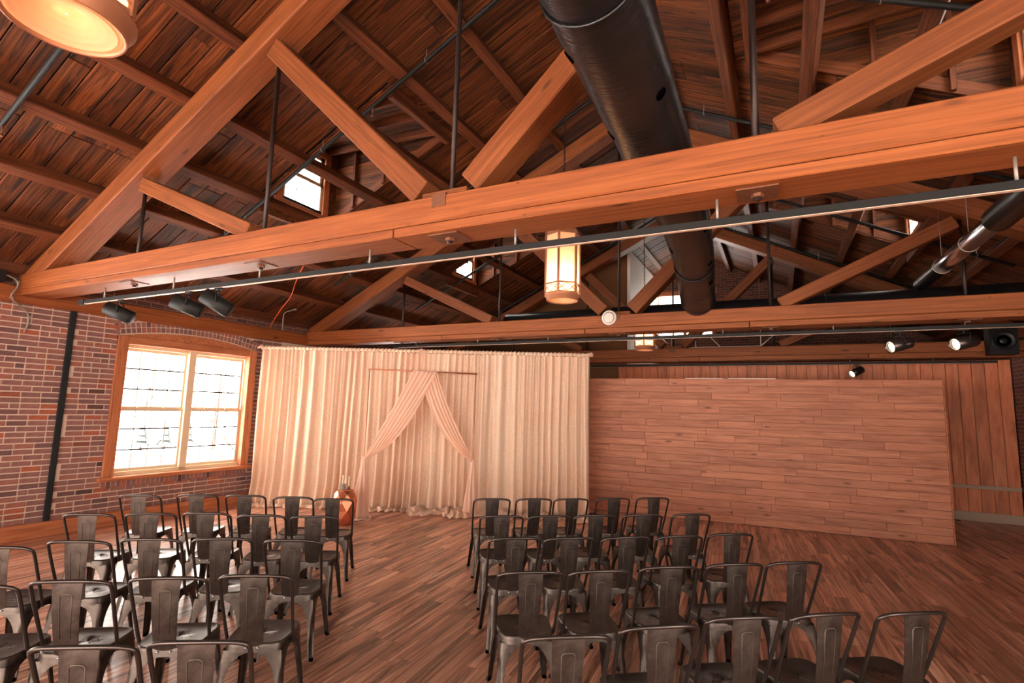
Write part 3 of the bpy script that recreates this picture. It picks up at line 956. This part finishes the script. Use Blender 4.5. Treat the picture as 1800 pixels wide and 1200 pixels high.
spot((1.98, 7.97, 2.80), (-.86, -.55, -.25), 'lit metal spotlight at the second track end near the loudspeaker', True, 2.985, 1.32)
spot((1.40, 12.68, 2.80), (-.7, -.6, -.4), 'lit spotlight on the farthest track above the plank partition', True, 2.975, 1.32)

# ------------------------------------------------------------------ lanterns
def lantern(loc, label, power):
    x_, y_, z_ = loc
    t = thing('pendant_lantern', label, 'pendant lamp', loc, 0, 'hexagonal pendant lanterns')
    R = .2
    T = Matrix.Translation(loc)
    hexp = [V((R * math.cos(k * PI / 3 + .656), R * math.sin(k * PI / 3 + .656), 0)) for k in range(6)]
    zb, zp0, zp1, zt = .06, .19, .76, .8
    for k in range(6):
        a, b = hexp[k], hexp[(k + 1) % 6]
        MB().box((-.012, -.012, zb), (.012, .012, zt)).build('corner_post', M_bronze, t, T @ Matrix.Translation(a) @ Matrix.Rotation(k * PI / 3 + .656, 4, 'Z'))
        mid = (a + b) / 2
        fm = T @ Matrix.Translation(mid) @ Matrix.Rotation(math.atan2((b - a).y, (b - a).x), 4, 'Z')
        hl = (b - a).length / 2
        MB().box((-hl + .008, -.002, zb + .02), (hl - .008, .002, zp1)).build('shade_panel', M_lpanel, t, fm)
        m = MB()
        m.box((-hl, -.008, zb), (hl, .008, zb + .025)).box((-hl, -.008, zp0 - .012), (hl, .008, zp0 + .004))
        for sg in (-1, 1):
            m.tube([(q / 12 * (hl - .012), -.009, (zb + zp0) / 2 + .006 + sg * .04 * math.cos(PI * q / 12 / .69 / 1.0 * .5)) for q in range(-12, 13)], .0045, 5)
        m.build('fretwork', M_bronze, t, fm)
        MB().box((-hl, -.008, zp1), (hl, .008, zt)).build('top_rail', M_bronze, t, fm)
    m = MB().lathe([(.2, zt), (.2, zt + .015), (.12, zt + .05), (.05, zt + .07), (.02, zt + .1)], 6, None, False, .656)
    m.build('crown', M_bronze, t, T)
    m = MB().lathe([(.205, zb + .005), (.205, zb - .01), (.185, zb - .02), (.182, .0), (.176, -.004), (.170, .0), (.168, zb)], 36, caps=False)
    m.build('bottom_rim', M_bronze, t, T)
    prof = [(.168, .012), (.15, .004), (.146, .02), (.12, .014), (.116, .032), (.088, .026), (.084, .042), (.056, .036), (.05, .05), (.02, .044), (.004, .04)]
    m = MB().lathe(prof, 36, caps=False)
    m.build('diffuser', M_ldiff, t, T)
    # chain of links
    m = MB()
    z2 = zt + .1
    k = 0
    top = 6.53 - z_
    while z2 < top:
        lk = [(0 if k % 2 else .012 * math.cos(q * PI / 4), .012 * math.cos(q * PI / 4) if k % 2 else 0, z2 + .024 * math.sin(q * PI / 4)) for q in range(8)]
        m.tube(lk, .004, 4, True)
        z2 += .036; k += 1
    m.build('chain', M_iron, t, T)
    MB().lathe([(.05, top - .03), (.05, top)], 14).build('ceiling_rose', M_bronze, t, T)
    l = bpy.data.lights.new('lantern_bulb', 'POINT')
    l.energy = power; l.color = (1, .86, .68); l.shadow_soft_size = .06
    lo = bpy.data.objects.new('lantern_bulb', l); C.objects.link(lo)
    put(lo, T @ Matrix.Translation((0, 0, .24)), t)
lantern((-2.21, .79, 3.17), 'large looking pendant lantern at the top corner, seen from below', 6.5)
lantern((-2.2, 5.55, 3.11), 'hexagonal pendant lantern hanging between the first and second trusses', 6.5)
lantern((-2.3, 10.15, 3.05), 'hexagonal pendant lantern half hidden behind the second truss', 6.5)

# ------------------------------------------------------------------ plank partition
pa, pb = V((-3.5, 9.98, 0)), V((2.27, 10.42, 0))
pd = (pb - pa).normalized()
PLN = (pb - pa).length
pm = frame_m(pa, pd)
pt = thing('plank_partition', 'long free-standing partition clad in horizontal wooden planks', 'partition', pa)
MB().box((0, .0, 0.0), (PLN, .1, 2.5)).build('core', plain('partition_core', (84, 46, 30), .8), pt, pm)
z = .004
rowh = .1248
r_ = 0
while z < 2.45:
    x_ = 0.0
    first = True
    while x_ < PLN - .01:
        L = random.uniform(.6, 1.7) if not first else random.uniform(.25, 1.3)
        first = False
        q = min(PLN, x_ + L)
        if PLN - q < .25: q = PLN
        pr = random.uniform(0, .007)
        obj('plank', boxmesh(round(q - x_ - .003, 3), .022, rowh - .003, .003, M_plank), None, pt, pm @ Matrix.Translation(((x_ + q) / 2, -.011 - pr, z + rowh / 2)))
        x_ = q
    z += rowh
    r_ += 1
abox_m = boxmesh(.02, .13, 2.5, .003, M_trim)
obj('end_board', abox_m, None, pt, pm @ Matrix.Translation((PLN + .012, .045, 1.25)))
for (a, b, nm) in ((1.95, 2.6, 'thin white strip standing in for sunlight on the partition top, nearer the curtain'), (2.68, 3.45, 'thin white strip standing in for sunlight on the partition top, farther from the curtain')):
    o = obj('sun_streak_strip', boxmesh(b - a, .03, .016, .002, M_white), None, None, pm @ Matrix.Translation(((a + b) / 2, .02, 2.508)))  # white-painted strip stands in for sunlight catching the partition's top edge
    tag(o, nm, 'sunlight strip', 'sunlight strips on the partition')

# ------------------------------------------------------------------ curtains
cA, cM, cB = V((-8.74, 6.69, 0)), V((-5.98, 7.96, 0)), V((-3.12, 9.28, 0))
CD = (cB - cA).normalized()
CN = V((CD.y, -CD.x, 0))          # towards the camera
def fold(s, t):
    w1_ = noise.noise(V((s * 1.1, 3.1, 0))) * 2.2
    a = .5 + .5 * noise.noise(V((s * .9, 9.0, 0)))
    f1 = math.sin(2 * PI * (s * 6.2 + w1_)) * (.03 + .026 * t)
    f2 = math.sin(2 * PI * (s * 13.5 + 2 * w1_ + .4)) * .016 * (1.15 - .7 * t)
    f3 = math.sin(2 * PI * (s * 2.3 + w1_ * .5 + .2)) * .02 * t
    return (f1 * (.5 + a) + f2 + f3)
def curtain(p0, p1, s0, label, pool):
    L = (p1 - p0).length
    H = 2.93
    t = thing('backdrop_curtain', label, 'curtain', ((p0 + p1) / 2), 0, 'backdrop curtains')
    n = int(L / .0105)
    rows = []
    NR = 22
    for j in range(NR + 1):
        tt = j / NR
        zz = H - .085 - (H - .085 - .02) * tt
        row_ = []
        for i in range(n + 1):
            s = L * i / n
            g = s0 + s
            spread = 0.0
            d_ = fold(g, tt) + .03 * tt + .10 * max(0, tt - .85) / .15 * (.4 + .6 * (.5 + noise.noise(V((g * 3, 0, 5)))))
            slip = .02 * noise.noise(V((g * 2, tt * 1.5, 2)))
            p = p0 + CD * (s + slip) + CN * d_
            row_.append(V((p.x, p.y, zz)))
        rows.append(row_)
    for j in range(1, 10):                        # cloth pooling on the floor
        row_ = []
        for i in range(n + 1):
            s = L * i / n
            g = s0 + s
            am = pool * (.45 + .9 * abs(noise.noise(V((g * 1.4, 7, 1)))))
            d_ = fold(g, 1) + .13 + am * .04 * j + .03 * noise.noise(V((g * 7, j * .4, 3)))
            zz = .014 + am * .15 * abs(noise.noise(V((g * 5 + 3, j * .55, 1)))) * math.sin(PI * min(1, j / 9 + .1)) + .003 * (9 - j)
            p = p0 + CD * (s + .05 * noise.noise(V((g * 6, j * .6, 9)))) + CN * d_
            row_.append(V((p.x, p.y, max(.004, zz))))
        rows.append(row_)
    MB().grid(rows).build('cloth', M_curtain, t)
    # rod pocket, gathered
    rows = []
    for j in range(9):
        a = -PI * .75 + j / 8 * 1.7 * PI
        row_ = []
        for i in range(n + 1):
            s = L * i / n
            r = .034 + .007 * math.sin(2 * PI * (s0 + s) * 13.5) + .004 * noise.noise(V(((s0 + s) * 20, 1, 1)))
            p = p0 + CD * s + CN * (r * math.cos(a))
            row_.append(V((p.x, p.y, H - .05 + r * math.sin(a))))
        rows.append(row_)
    MB().grid(rows).build('rod_pocket', M_curtain, t)
    MB().tube([V((p0.x, p0.y, H - .05)), V((p1.x, p1.y, H - .05))], .02, 8).build('rod', M_wire, t)
    return t
curtain(cA, cM + CD * .06, 0, 'champagne shimmer curtain half beside the wide window', .55)
curtain(cM, cB, 3.06, 'champagne shimmer curtain half beside the plank partition', 1.45)
for p, nm in ((cA, 'by the wide window'), (cM, 'behind the draped arbor, knotted with cloth'), (cB, 'beside the plank partition')):
    t = thing('curtain_upright', 'slim cloth-wrapped curtain stand upright ' + nm, 'curtain stand', (p.x, p.y, 0), 0, 'curtain stand uprights')
    q = p - CN * .09
    MB().tube([(q.x, q.y, .01), (q.x, q.y, 2.95)], .02, 8).build('pole', M_wire, t)
    MB().box((q.x - .2, q.y - .2, 0), (q.x + .2, q.y + .2, .008)).build('base_plate', M_black, t)
    g = p + CN * .02
    m = MB()
    pts = [V((g.x, g.y, 2.89)) + CD * (.05 * math.cos(k * .9)) + V((0, 0, .02 * math.sin(k * 1.7))) + CN * (.04 * math.sin(k * .9)) for k in range(8)]
    m.tube(pts, .022, 8)
    m.build('cloth_knot', M_swag, t)

# ------------------------------------------------------------------ arbor and swags
aL, aR = V((-6.25, 6.92, 0)), V((-4.88, 8.17, 0))
AD = (aR - aL).normalized()
AN = V((AD.y, -AD.x, 0))
AZ = 2.465
ar = thing('copper_arbor', 'thin copper pipe arbor standing in front of the curtain', 'arbor', (aL + aR) / 2)
MB().tube([aL + V((0, 0, AZ)) - AD * .02, aR + V((0, 0, AZ)) + AD * .02], .013, 10).build('crossbar', M_copper_bar, ar)
for p in (aL, aR):
    MB().tube([p, p + V((0, 0, AZ))], .008, 10).build('upright', M_copper_bar, ar)
    MB().lathe([(.07, 0), (.07, .012), (.02, .016)], 14, Matrix.Translation(p)).build('foot', M_copper_bar, ar)
AL = (aR - aL).length
def swag(E0, E1, tie, foot, wfoot, name, label, front):
    """E0/E1: edge curves (u along bar, z) from the bar to the tie; cloth between them, then a fall to the floor"""
    t = thing('arbor_drape', label, 'drape', aL + AD * foot, 0, 'drapes on the arbor')
    NU, NV = 40, 34
    def bez(P, t_):
        a = [V((p[0], 0, p[1])) for p in P]
        while len(a) > 1: a = [a[i].lerp(a[i + 1], t_) for i in range(len(a) - 1)]
        return a[0]
    rows = []
    for j in range(NV + 1):
        t_ = j / NV
        p, q = bez(E0, t_), bez(E1, t_)
        wd_ = (q - p).length
        row_ = []
        for i in range(NU + 1):
            s = i / NU
            c = p.lerp(q, s)
            dep = front + .02 * math.sin(PI * s) + min(.016, wd_ * .12) * math.sin(2 * PI * (s * 5 + .3 * math.sin(t_ * 3) + 1.2 * noise.noise(V((s * 2.2, t_, front * 50))))) + .006 * noise.noise(V((s * 9, t_ * 2, front)))
            P = aL + AD * c.x + AN * dep
            row_.append(V((P.x, P.y, c.z)))
        rows.append(row_)
    MB().grid(rows).build('swag', M_swag, t)
    # loop over the bar
    rows = []
    for j in range(9):
        a = PI * j / 8
        row_ = []
        for i in range(NU + 1):
            s = i / NU
            u = E0[0][0] + (E1[0][0] - E0[0][0]) * s
            rr_ = .02 + .004 * math.sin(2 * PI * s * 6)
            P = aL + AD * u + AN * (front * math.cos(a) * .9)
            row_.append(V((P.x, P.y, AZ + rr_ * math.sin(a) + (0 if j < 5 else -.02 * (j - 4)))))
        rows.append(row_)
    MB().grid(rows).build('bar_loop', M_swag, t)
    # fall from tie to floor
    rows = []
    for j in range(20):
        t_ = j / 19
        zz = tie[1] + .03 - (tie[1] + .02) * t_
        r0 = .022 + (wfoot - .022) * (t_ ** .8)
        row_ = []
        for i in range(57):
            a = 2 * PI * i / 56
            rr_ = r0 * (1 + .22 * math.sin(7 * a + 2 * t_) * min(1, t_ * 3) + .1 * noise.noise(V((math.cos(a) * 2, math.sin(a) * 2, t_ * 2 + foot))))
            P = aL + AD * (tie[0] + (foot - tie[0]) * t_ + rr_ * math.cos(a)) + AN * (.02 + rr_ * .6 * math.sin(a))
            row_.append(V((P.x, P.y, max(.004, zz))))
        rows.append(row_)
    for j in range(1, 5):
        row_ = []
        for i in range(57):
            a = 2 * PI * i / 56
            rr_ = wfoot * (1 + .22 * math.sin(7 * a + 2)) + j * .028 * (1 + .6 * noise.noise(V((math.cos(a) * 2, math.sin(a) * 2, j))))
            P = aL + AD * (foot + rr_ * math.cos(a)) + AN * (.02 + rr_ * .75 * math.sin(a))
            row_.append(V((P.x, P.y, max(.004, .004 + .03 * abs(noise.noise(V((a * 2, j, foot))))))))
        rows.append(row_)
    MB().grid(rows).build('fall', M_swag, t)
    P = aL + AD * tie[0]
    MB().tube([P + V((.03 * math.cos(k * PI / 6), .03 * math.sin(k * PI / 6), tie[1])) for k in range(12)], .009, 6, True).build('tie', M_swag, t)
m_ = AL / 2
swag([(m_ - .2, AZ), (m_ - .42, 1.95), (.02, 1.08), (.0, .98)], [(m_ + .21, AZ), (m_ - .1, 1.75), (.55, 1.15), (.02, .96)], (0, .97), -.02, .13, 'a', 'draped chiffon swag tied to the arbor upright next to the copper stool', .045)
swag([(m_ - .06, AZ), (m_ + .06, 1.85), (1.25, 1.25), (AL - .02, .9)], [(m_ + .22, AZ), (m_ + .38, 1.9), (AL - .12, 1.15), (AL, .93)], (AL, .92), AL - .03, .12, 'b', 'draped chiffon swag tied to the arbor upright nearest the plank partition', .02)

# ------------------------------------------------------------------ copper stool, candles
sx, sy = -6.16, 6.44
st = thing('copper_stool', 'faceted copper drum stool beside the arbor', 'stool', (sx, sy, 0))
prof = [(.13, 0), (.175, .10), (.195, .22), (.19, .36), (.16, .47), (.125, .52)]
vs, fs = [], []
NS = 7
for i, (r, zz) in enumerate(prof):
    for k in range(NS):
        a = 2 * PI * (k + (.5 if i % 2 else 0)) / NS + .3
        vs.append((sx + r * math.cos(a), sy + r * math.sin(a), zz))
for i in range(len(prof) - 1):
    for k in range(NS):
        a0, a1 = i * NS + k, i * NS + (k + 1) % NS
        if i % 2 == 0: b0, b1 = (i + 1) * NS + k, (i + 1) * NS + (k + 1) % NS; fs += [(a0, a1, b0), (a1, b1, b0)]
        else: b0, b1 = (i + 1) * NS + k, (i + 1) * NS + (k + 1) % NS; fs += [(a0, b1, b0), (a0, a1, b1)]
MB().add(vs, fs + [tuple(range(NS))[::-1]]).build('faceted_body', M_copper, st)
MB().lathe([(.112, .515), (.112, .53)], 7, Matrix.Translation((sx, sy, 0)), False, .3 + PI / 7).build('top', M_copper, st)
M_clear = NT('clear_glass'); M_clear.b.inputs['Transmission Weight'].default_value = .7; M_clear.b.inputs['Roughness'].default_value = .12; M_clear.b.inputs['Base Color'].default_value = lin((225, 222, 215)); M_clear = M_clear.m
for i, (dx, dy, hz, h, nm) in enumerate(((-.035, -.03, .085, .135, 'cream taper candle in a tall clear block on the copper stool'), (.035, .03, .045, .16, 'cream taper candle in a low holder on the copper stool'))):
    t = thing('taper_candle', nm, 'candle', (sx + dx, sy + dy, .53), 0, 'candles on the copper stool')
    T = Matrix.Translation((sx + dx, sy + dy, .53))
    if i == 0: MB().box((-.036, -.036, 0), (.036, .036, hz)).build('holder', M_clear, t, T)
    else: MB().lathe([(.03, 0), (.03, .008), (.012, .014), (.012, .03), (.018, hz)], 14, T).build('holder', M_plate, t)
    MB().lathe([(.0125, hz - .008), (.0125, hz + h * .9), (.008, hz + h)], 12, T).build('wax', M_wax, t)
    MB().tube([(sx + dx, sy + dy, .53 + hz + h), (sx + dx + .002, sy + dy, .53 + hz + h + .012)], .0015, 5).build('wick', M_hole, t)

# ------------------------------------------------------------------ small fittings
dtc = thing('ceiling_speaker_disc', 'white round disc fixed to the second truss tie beam', 'speaker', (-2.3, 7.76, 3.32))
Md = Matrix.Translation((-2.3, 7.77, 3.29)) @ Matrix.Rotation(PI / 2, 4, 'X')
MB().lathe([(.115, -.01), (.115, .015), (.105, .028), (.09, .03)], 30, Md).build('rim', M_white, dtc)
MB().lathe([(.09, .03), (.06, .034), (.02, .035)], 30, Md).build('grille', plain('disc_grille', (214, 200, 190), .8, bump=.4, bscale=300), dtc)
sp = thing('loudspeaker', 'black square loudspeaker hung beside the pier above the plywood wall', 'loudspeaker', (3.55, 12.25, 3.06))
MB().box((3.36, 12.15, 3.06), (3.76, 12.4, 3.58)).build('cabinet', M_black, sp)
Ms = Matrix.Translation((3.56, 12.15, 3.30)) @ Matrix.Rotation(PI / 2, 4, 'X')
MB().lathe([(.17, 0), (.17, .012), (.15, .014), (.13, .004), (.06, -.006), (.05, .006), (.02, .01)], 28, Ms).build('cone', M_sleeve, sp)
MB().tube([(3.7, 12.3, 3.35), (4.0, 12.4, 3.35)], .02, 8).build('bracket', M_black, sp)
t = thing('wall_conduit', 'grey wiring conduit bent over the wall plate on the brick wall', 'conduit', (-8.78, 3.1, 2.9))
pts = bend([(-8.72, 2.6, 3.40), (-8.72, 2.86, 3.38), (-8.72, 3.0, 3.33), (-8.72, 3.03, 3.25), (-8.72, 2.98, 3.12), (-8.72, 3.02, 3.05), (-8.78, 3.12, 3.0), (-8.81, 3.2, 2.93), (-8.81, 3.22, 2.8), (-8.81, 3.19, 2.68)], 6)
MB().tube(pts, .011, 8).build('tube', M_wire, t)
abox('junction_box', (-8.8, 2.62, 3.28), (-8.7, 2.9, 3.42), M_black, t, .004)
for k in (14, 26, 44): MB().box((pts[k].x - .02, pts[k].y - .018, pts[k].z - .012), (pts[k].x + .016, pts[k].y + .018, pts[k].z + .012)).build('clip', M_wire, t)
o = MB().tube(bend([(-7.15, 6.2, 4.30), (-7.6, 6.4, 4.02), (-7.95, 6.6, 3.8), (-8.3, 6.7, 3.6), (-8.55, 6.75, 3.4), (-8.7, 6.8, 3.28)], 6), .008, 6).build('orange_cable', M_orange)
tag(o, 'thin orange cable hanging from the roof near the curtain corner', 'cable')
t = thing('wall_sprinkler', 'short pale pipe with a sprinkler above the wall plate', 'sprinkler', (-8.7, 7.1, 3.3))
MB().tube(arcpts([(-8.72, 7.1, 3.27), (-8.72, 7.1, 3.62), (-8.5, 7.16, 3.68)], .08), .013, 8).build('pipe', M_wire, t)
MB().lathe([(.01, 0), (.03, .02), (.03, .04)], 10, Matrix.Translation((-8.48, 7.17, 3.66))).build('head', M_wire, t)
t = thing('pipe_frame', 'thin white pipe frame hanging behind the farthest truss', 'pipe frame', (-1.3, 13.0, 3.4))
for a, b in (((-2.3, 13.0, 3.42), (-.35, 13.0, 3.42)), ((-2.3, 13.0, 3.42), (-2.3, 13.0, 4.1)), ((-.35, 13.0, 3.42), (-.35, 13.0, 4.1)), ((-.35, 13.0, 3.42), (0.1, 13.6, 3.9)), ((-1.6, 13.0, 3.85), (-1.2, 13.0, 3.42)), ((-1.75, 13.0, 3.42), (-1.75, 13.0, 4.0)), ((-2.3, 13, 4.1), (-.35, 13, 4.1))):
    MB().tube([a, b], .011, 6).build('tube', M_white, t)
for x_, nm in ((-2.3, 'a'), (-.35, 'b')):
    MB().tube([(x_, 13, 4.1), (x_, 13, zup(x_) + .1)], .003, 5).build('wire', M_wire, t)

# ------------------------------------------------------------------ chairs
def make_chair():
    t = thing('metal_chair', 'chair', 'chair', (0, 0, 0), 0, 'rows of dark metal chairs')
    # seat: rounded trapezoid, dished, with rolled edge and skirt
    def outline(sc_, n=48):
        out = []
        for k in range(n):
            a = 2 * PI * k / n
            ca, sa = math.cos(a), math.sin(a)
            e = .42
            X = math.copysign(abs(ca) ** e, ca); Y_ = math.copysign(abs(sa) ** e, sa)
            wx = .178 + .012 * Y_
            out.append((X * wx * sc_, Y_ * .175 * sc_))
        return out
    rings = [(.02, .436), (.5, .437), (.85, .441), (.95, .447), (.985, .449), (1.01, .446), (1.03, .438), (1.04, .42), (1.06, .398)]
    vs, fs = [], []
    n = 48
    for sc_, zz in rings:
        for (a, b) in outline(sc_): vs.append((a, b, zz))
    for i in range(len(rings) - 1):
        for k in range(n): fs.append((i * n + k, i * n + (k + 1) % n, (i + 1) * n + (k + 1) % n, (i + 1) * n + k))
    fs.append(tuple(range(n)))
    seat = MB().add(vs, fs, True).build('seat', M_gun, t)
    m = MB()
    for (a, b) in ((0, 0), (.04, .02), (-.04, .02), (.025, -.035), (-.025, -.035), (0, .05), (.065, -.015), (-.065, -.015)):
        m.lathe([(.0038, .4365), (.0038, .4376)], 8, Matrix.Translation((a, b + .01, 0)))
    m.build('drain_holes', M_hole, seat)
    # legs: pressed sheet corners that spread into the arched apron
    for sx_ in (-1, 1):
        for sy_ in (-1, 1):
            rows = []
            H = .405
            for j in range(15):
                t_ = j / 14
                zz = H * t_
                cx = .207 - .034 * t_ ** 1.1
                cy = .235 - .062 * t_ ** 1.1
                arch = max(0, (t_ - .62) / .38)
                ex = .030 + .022 * t_ + (cx - .052) * (1 - math.sqrt(max(0, 1 - arch ** 2)))
                ey = .030 + .022 * t_ + (cy - .052) * (1 - math.sqrt(max(0, 1 - arch ** 2)))
                ex, ey = min(ex, cx), min(ey, cy)
                g = .006 if .12 < t_ < .72 else 0
                c_ = .012
                prof = [(cx - ex, cy), (cx - ex * .55, cy + .002), (cx - c_ * 1.8, cy + .001), (cx - c_ * .6 - g, cy - c_ * .2 - g), (cx - c_ * .2 - g, cy - c_ * .6 - g), (cx + .001, cy - c_ * 1.8), (cx + .002, cy - ey * .55), (cx, cy - ey)]
                rows.append([V((sx_ * a, sy_ * b, zz)) for a, b in prof])
            m = MB().grid(rows)
            m.grid([[V((p.x * .985, p.y * .985, p.z)) for p in r] for r in rows])
            leg = m.build('leg', M_gun, t)
            MB().lathe([(.014, 0), (.016, .004), (.013, .022)], 8, Matrix.Translation((sx_ * .197, sy_ * .225, 0))).build('foot_cap', M_hole, leg)
    # bow
    pts = [(-.192, -.045, .405), (-.198, -.085, .50), (-.205, -.165, .70), (-.206, -.205, .80)]
    pts += [(-.197, -.222, .825), (-.165, -.235, .840), (-.10, -.246, .848), (0, -.25, .850)]
    full = [V(p) for p in pts] + [V((-p[0], p[1], p[2])) for p in pts[-2::-1]]
    MB().tube(bend(full, 4), .0105, 8).build('back_bow', M_gun_rod, t)
    # splat
    rows = []
    for j in range(7):
        t_ = j / 6
        hw = .060 + .018 * t_
        yb = -.176 - .068 * t_ - .012 * math.sin(PI * t_)
        zz = .43 + .412 * t_
        rows.append([V((hw * s, yb - .006 * (1 - s * s), zz)) for s in (-1, -.6, 0, .6, 1)])
    m = MB().grid(rows)
    m.grid([[V((p.x, p.y + .003, p.z)) for p in r] for r in rows])
    sp_ = m.build('back_splat', M_gun, t)
    def on(s, t_): 
        hw = .060 + .018 * t_
        return V((hw * s, -.176 - .068 * t_ - .012 * math.sin(PI * t_) - .006 * (1 - s * s) - .001, .43 + .412 * t_))
    for pth in ([on(-.42, .25), on(-.42, .5), on(-.42, .82), on(-.3, .845), on(0, .85), on(.3, .845), on(.42, .82), on(.42, .5), on(.42, .25)],):
        MB().tube(pth, .0026, 5).build('pressed_rib', M_rib, sp_)
    m = MB()
    for s in (-1, 1): m.lathe([(.006, 0), (.006, .003), (.003, .005)], 8, Matrix.Translation((s * .035, -.187, .425)) @ Matrix.Rotation(PI / 2, 4, 'X'))
    m.build('rivets', M_chrome, t)
    return t
def top_xy(px, py, zt=.85):
    d = rt * ((px - 900) / F_PX) + dn * ((py - 600) / F_PX) + fw
    k = (zt - CAM_H) / d.z
    return V((d.x * k, d.y * k, 0))
rowsR = [[(866, 877), (940, 877), (1006, 877), (1080, 876), (1150, 875)], [(883, 907), (968, 907), (1048, 906), (1132, 905), (1218, 904)],
         [(907, 946), (1002, 946), (1103, 945), (1198, 943), (1288, 939)], [(934, 1006), (1058, 1004), (1181, 997), (1297, 992), (1402, 989)],
         [(1000, 1120), (1166, 1102), (1315, 1086), (1460, 1080), (1614, 1078)]]
rowsL = [[(585, 877), (514, 874), (430, 871), (345, 870), (243, 871)], [(551, 908), (458, 906), (361, 902), (262, 903), (153, 904)],
         [(512, 950), (388, 947), (262, 948), (134, 952), (-6, 962)], [(446, 1012), (292, 1016), (118, 1022), (-52, 1031)], [(345, 1129), (138, 1138)]]
ordn = ['first', 'second', 'third', 'fourth', 'fifth']
rown = ['front row nearest the curtain', 'second row from the curtain', 'middle row', 'fourth row from the curtain', 'rear row nearest the camera']
proto = make_chair()
used = False
for sidename, rows_, base in (('plank partition', rowsR, 36.5), ('brick wall', rowsL, 34.0)):
    for ri, rw in enumerate(rows_):
        for ci, (px, py) in enumerate(rw):
            a = math.radians(base + random.uniform(-2.5, 2.5))
            p = top_xy(px, py)
            rot = Matrix.Rotation(a, 4, 'Z')
            loc = p - rot @ V((0, -.25, 0))
            M = Matrix.Translation((loc.x, loc.y, .001)) @ rot
            if not used: o = proto; put(o, M); used = True; 
            else: o = copy_tree(proto, M)
            if o is proto:
                def fix(q, Mq):
                    for ch in q.children:
                        Mc = Mq @ ch.matrix_basis
                        WM[ch.name] = Mc
                        fix(ch, Mc)
                fix(proto, M)
            o['label'] = 'metal chair in the %s, %s from the aisle, %s side' % (rown[ri], ordn[ci], sidename)

# ------------------------------------------------------------------ outdoors seen through the window
struct(MB().box((-160, -80, -3.6), (-10, 140, -3.4)).build('ground_outside', M_snow), 'snow covered ground outside the window')
o = MB().box((-52, -80, -3.39), (-38, 140, -3.36)).build('road', M_road); struct(o, 'grey road outside the window')
def bare_tree(x_, y_, h, label):
    t = thing('bare_tree', label, 'tree', (x_, y_, -3.4), 0, 'trees outside')
    rnd = random.Random(int(x_ * 10 + y_))
    mt, mb_ = MB(), MB()
    def br(p, d_, L, r, k):
        q = p + d_ * L
        (mt if k == 0 else mb_).tube([p, p.lerp(q, .5) + V((rnd.uniform(-.1, .1), rnd.uniform(-.1, .1), 0)) * L * .3, q], [r, r * .8, r * .6], 5)
        if k >= 4: return
        for i in range(3):
            e = (d_ + V((rnd.uniform(-.8, .8), rnd.uniform(-.8, .8), rnd.uniform(-.1, .6)))).normalized()
            br(q, e, L * rnd.uniform(.55, .75), r * .55, k + 1)
    br(V((x_, y_, -3.4)), V((0, 0, 1)), h * .38, h * .018, 0)
    mt.build('trunk', M_bark, t); mb_.build('branches', M_bark, t)
bare_tree(-24, 17.5, 7, 'bare tree close outside the wide window')
bare_tree(-66, 46, 10, 'bare tree across the road, beyond the pole')
bare_tree(-70, 38, 10, 'bare tree far across the road')
for i, (x_, y_) in enumerate(((-58, 31.5), (-58, 33.8), (-58, 36.2))):
    t = thing('small_fir', ('first', 'second', 'third')[i] + ' small fir across the road, counted towards the curtain', 'tree', (x_, y_, -3.4), 0, 'firs across the road')
    MB().tube([(x_, y_, -3.4), (x_, y_, -2.8)], .1, 6).build('trunk', M_bark, t)
    m = MB()
    for k in range(4): m.lathe([(.9 - k * .2, -3.0 + k * .55), (.05, -2.0 + k * .6)], 9, Matrix.Translation((x_, y_, 0)), False)
    m.build('needles', M_fir, t)
t = thing('utility_pole', 'tall wooden utility pole by the road outside', 'pole', (-54, 36.6, -3.4), 0)
MB().tube([(-54, 36.6, -3.4), (-54, 36.6, 8)], .16, 8).build('post', M_bark, t)
MB().box((-54.06, 35.6, 6.8), (-53.94, 37.6, 7.0)).build('crossarm', M_bark, t)
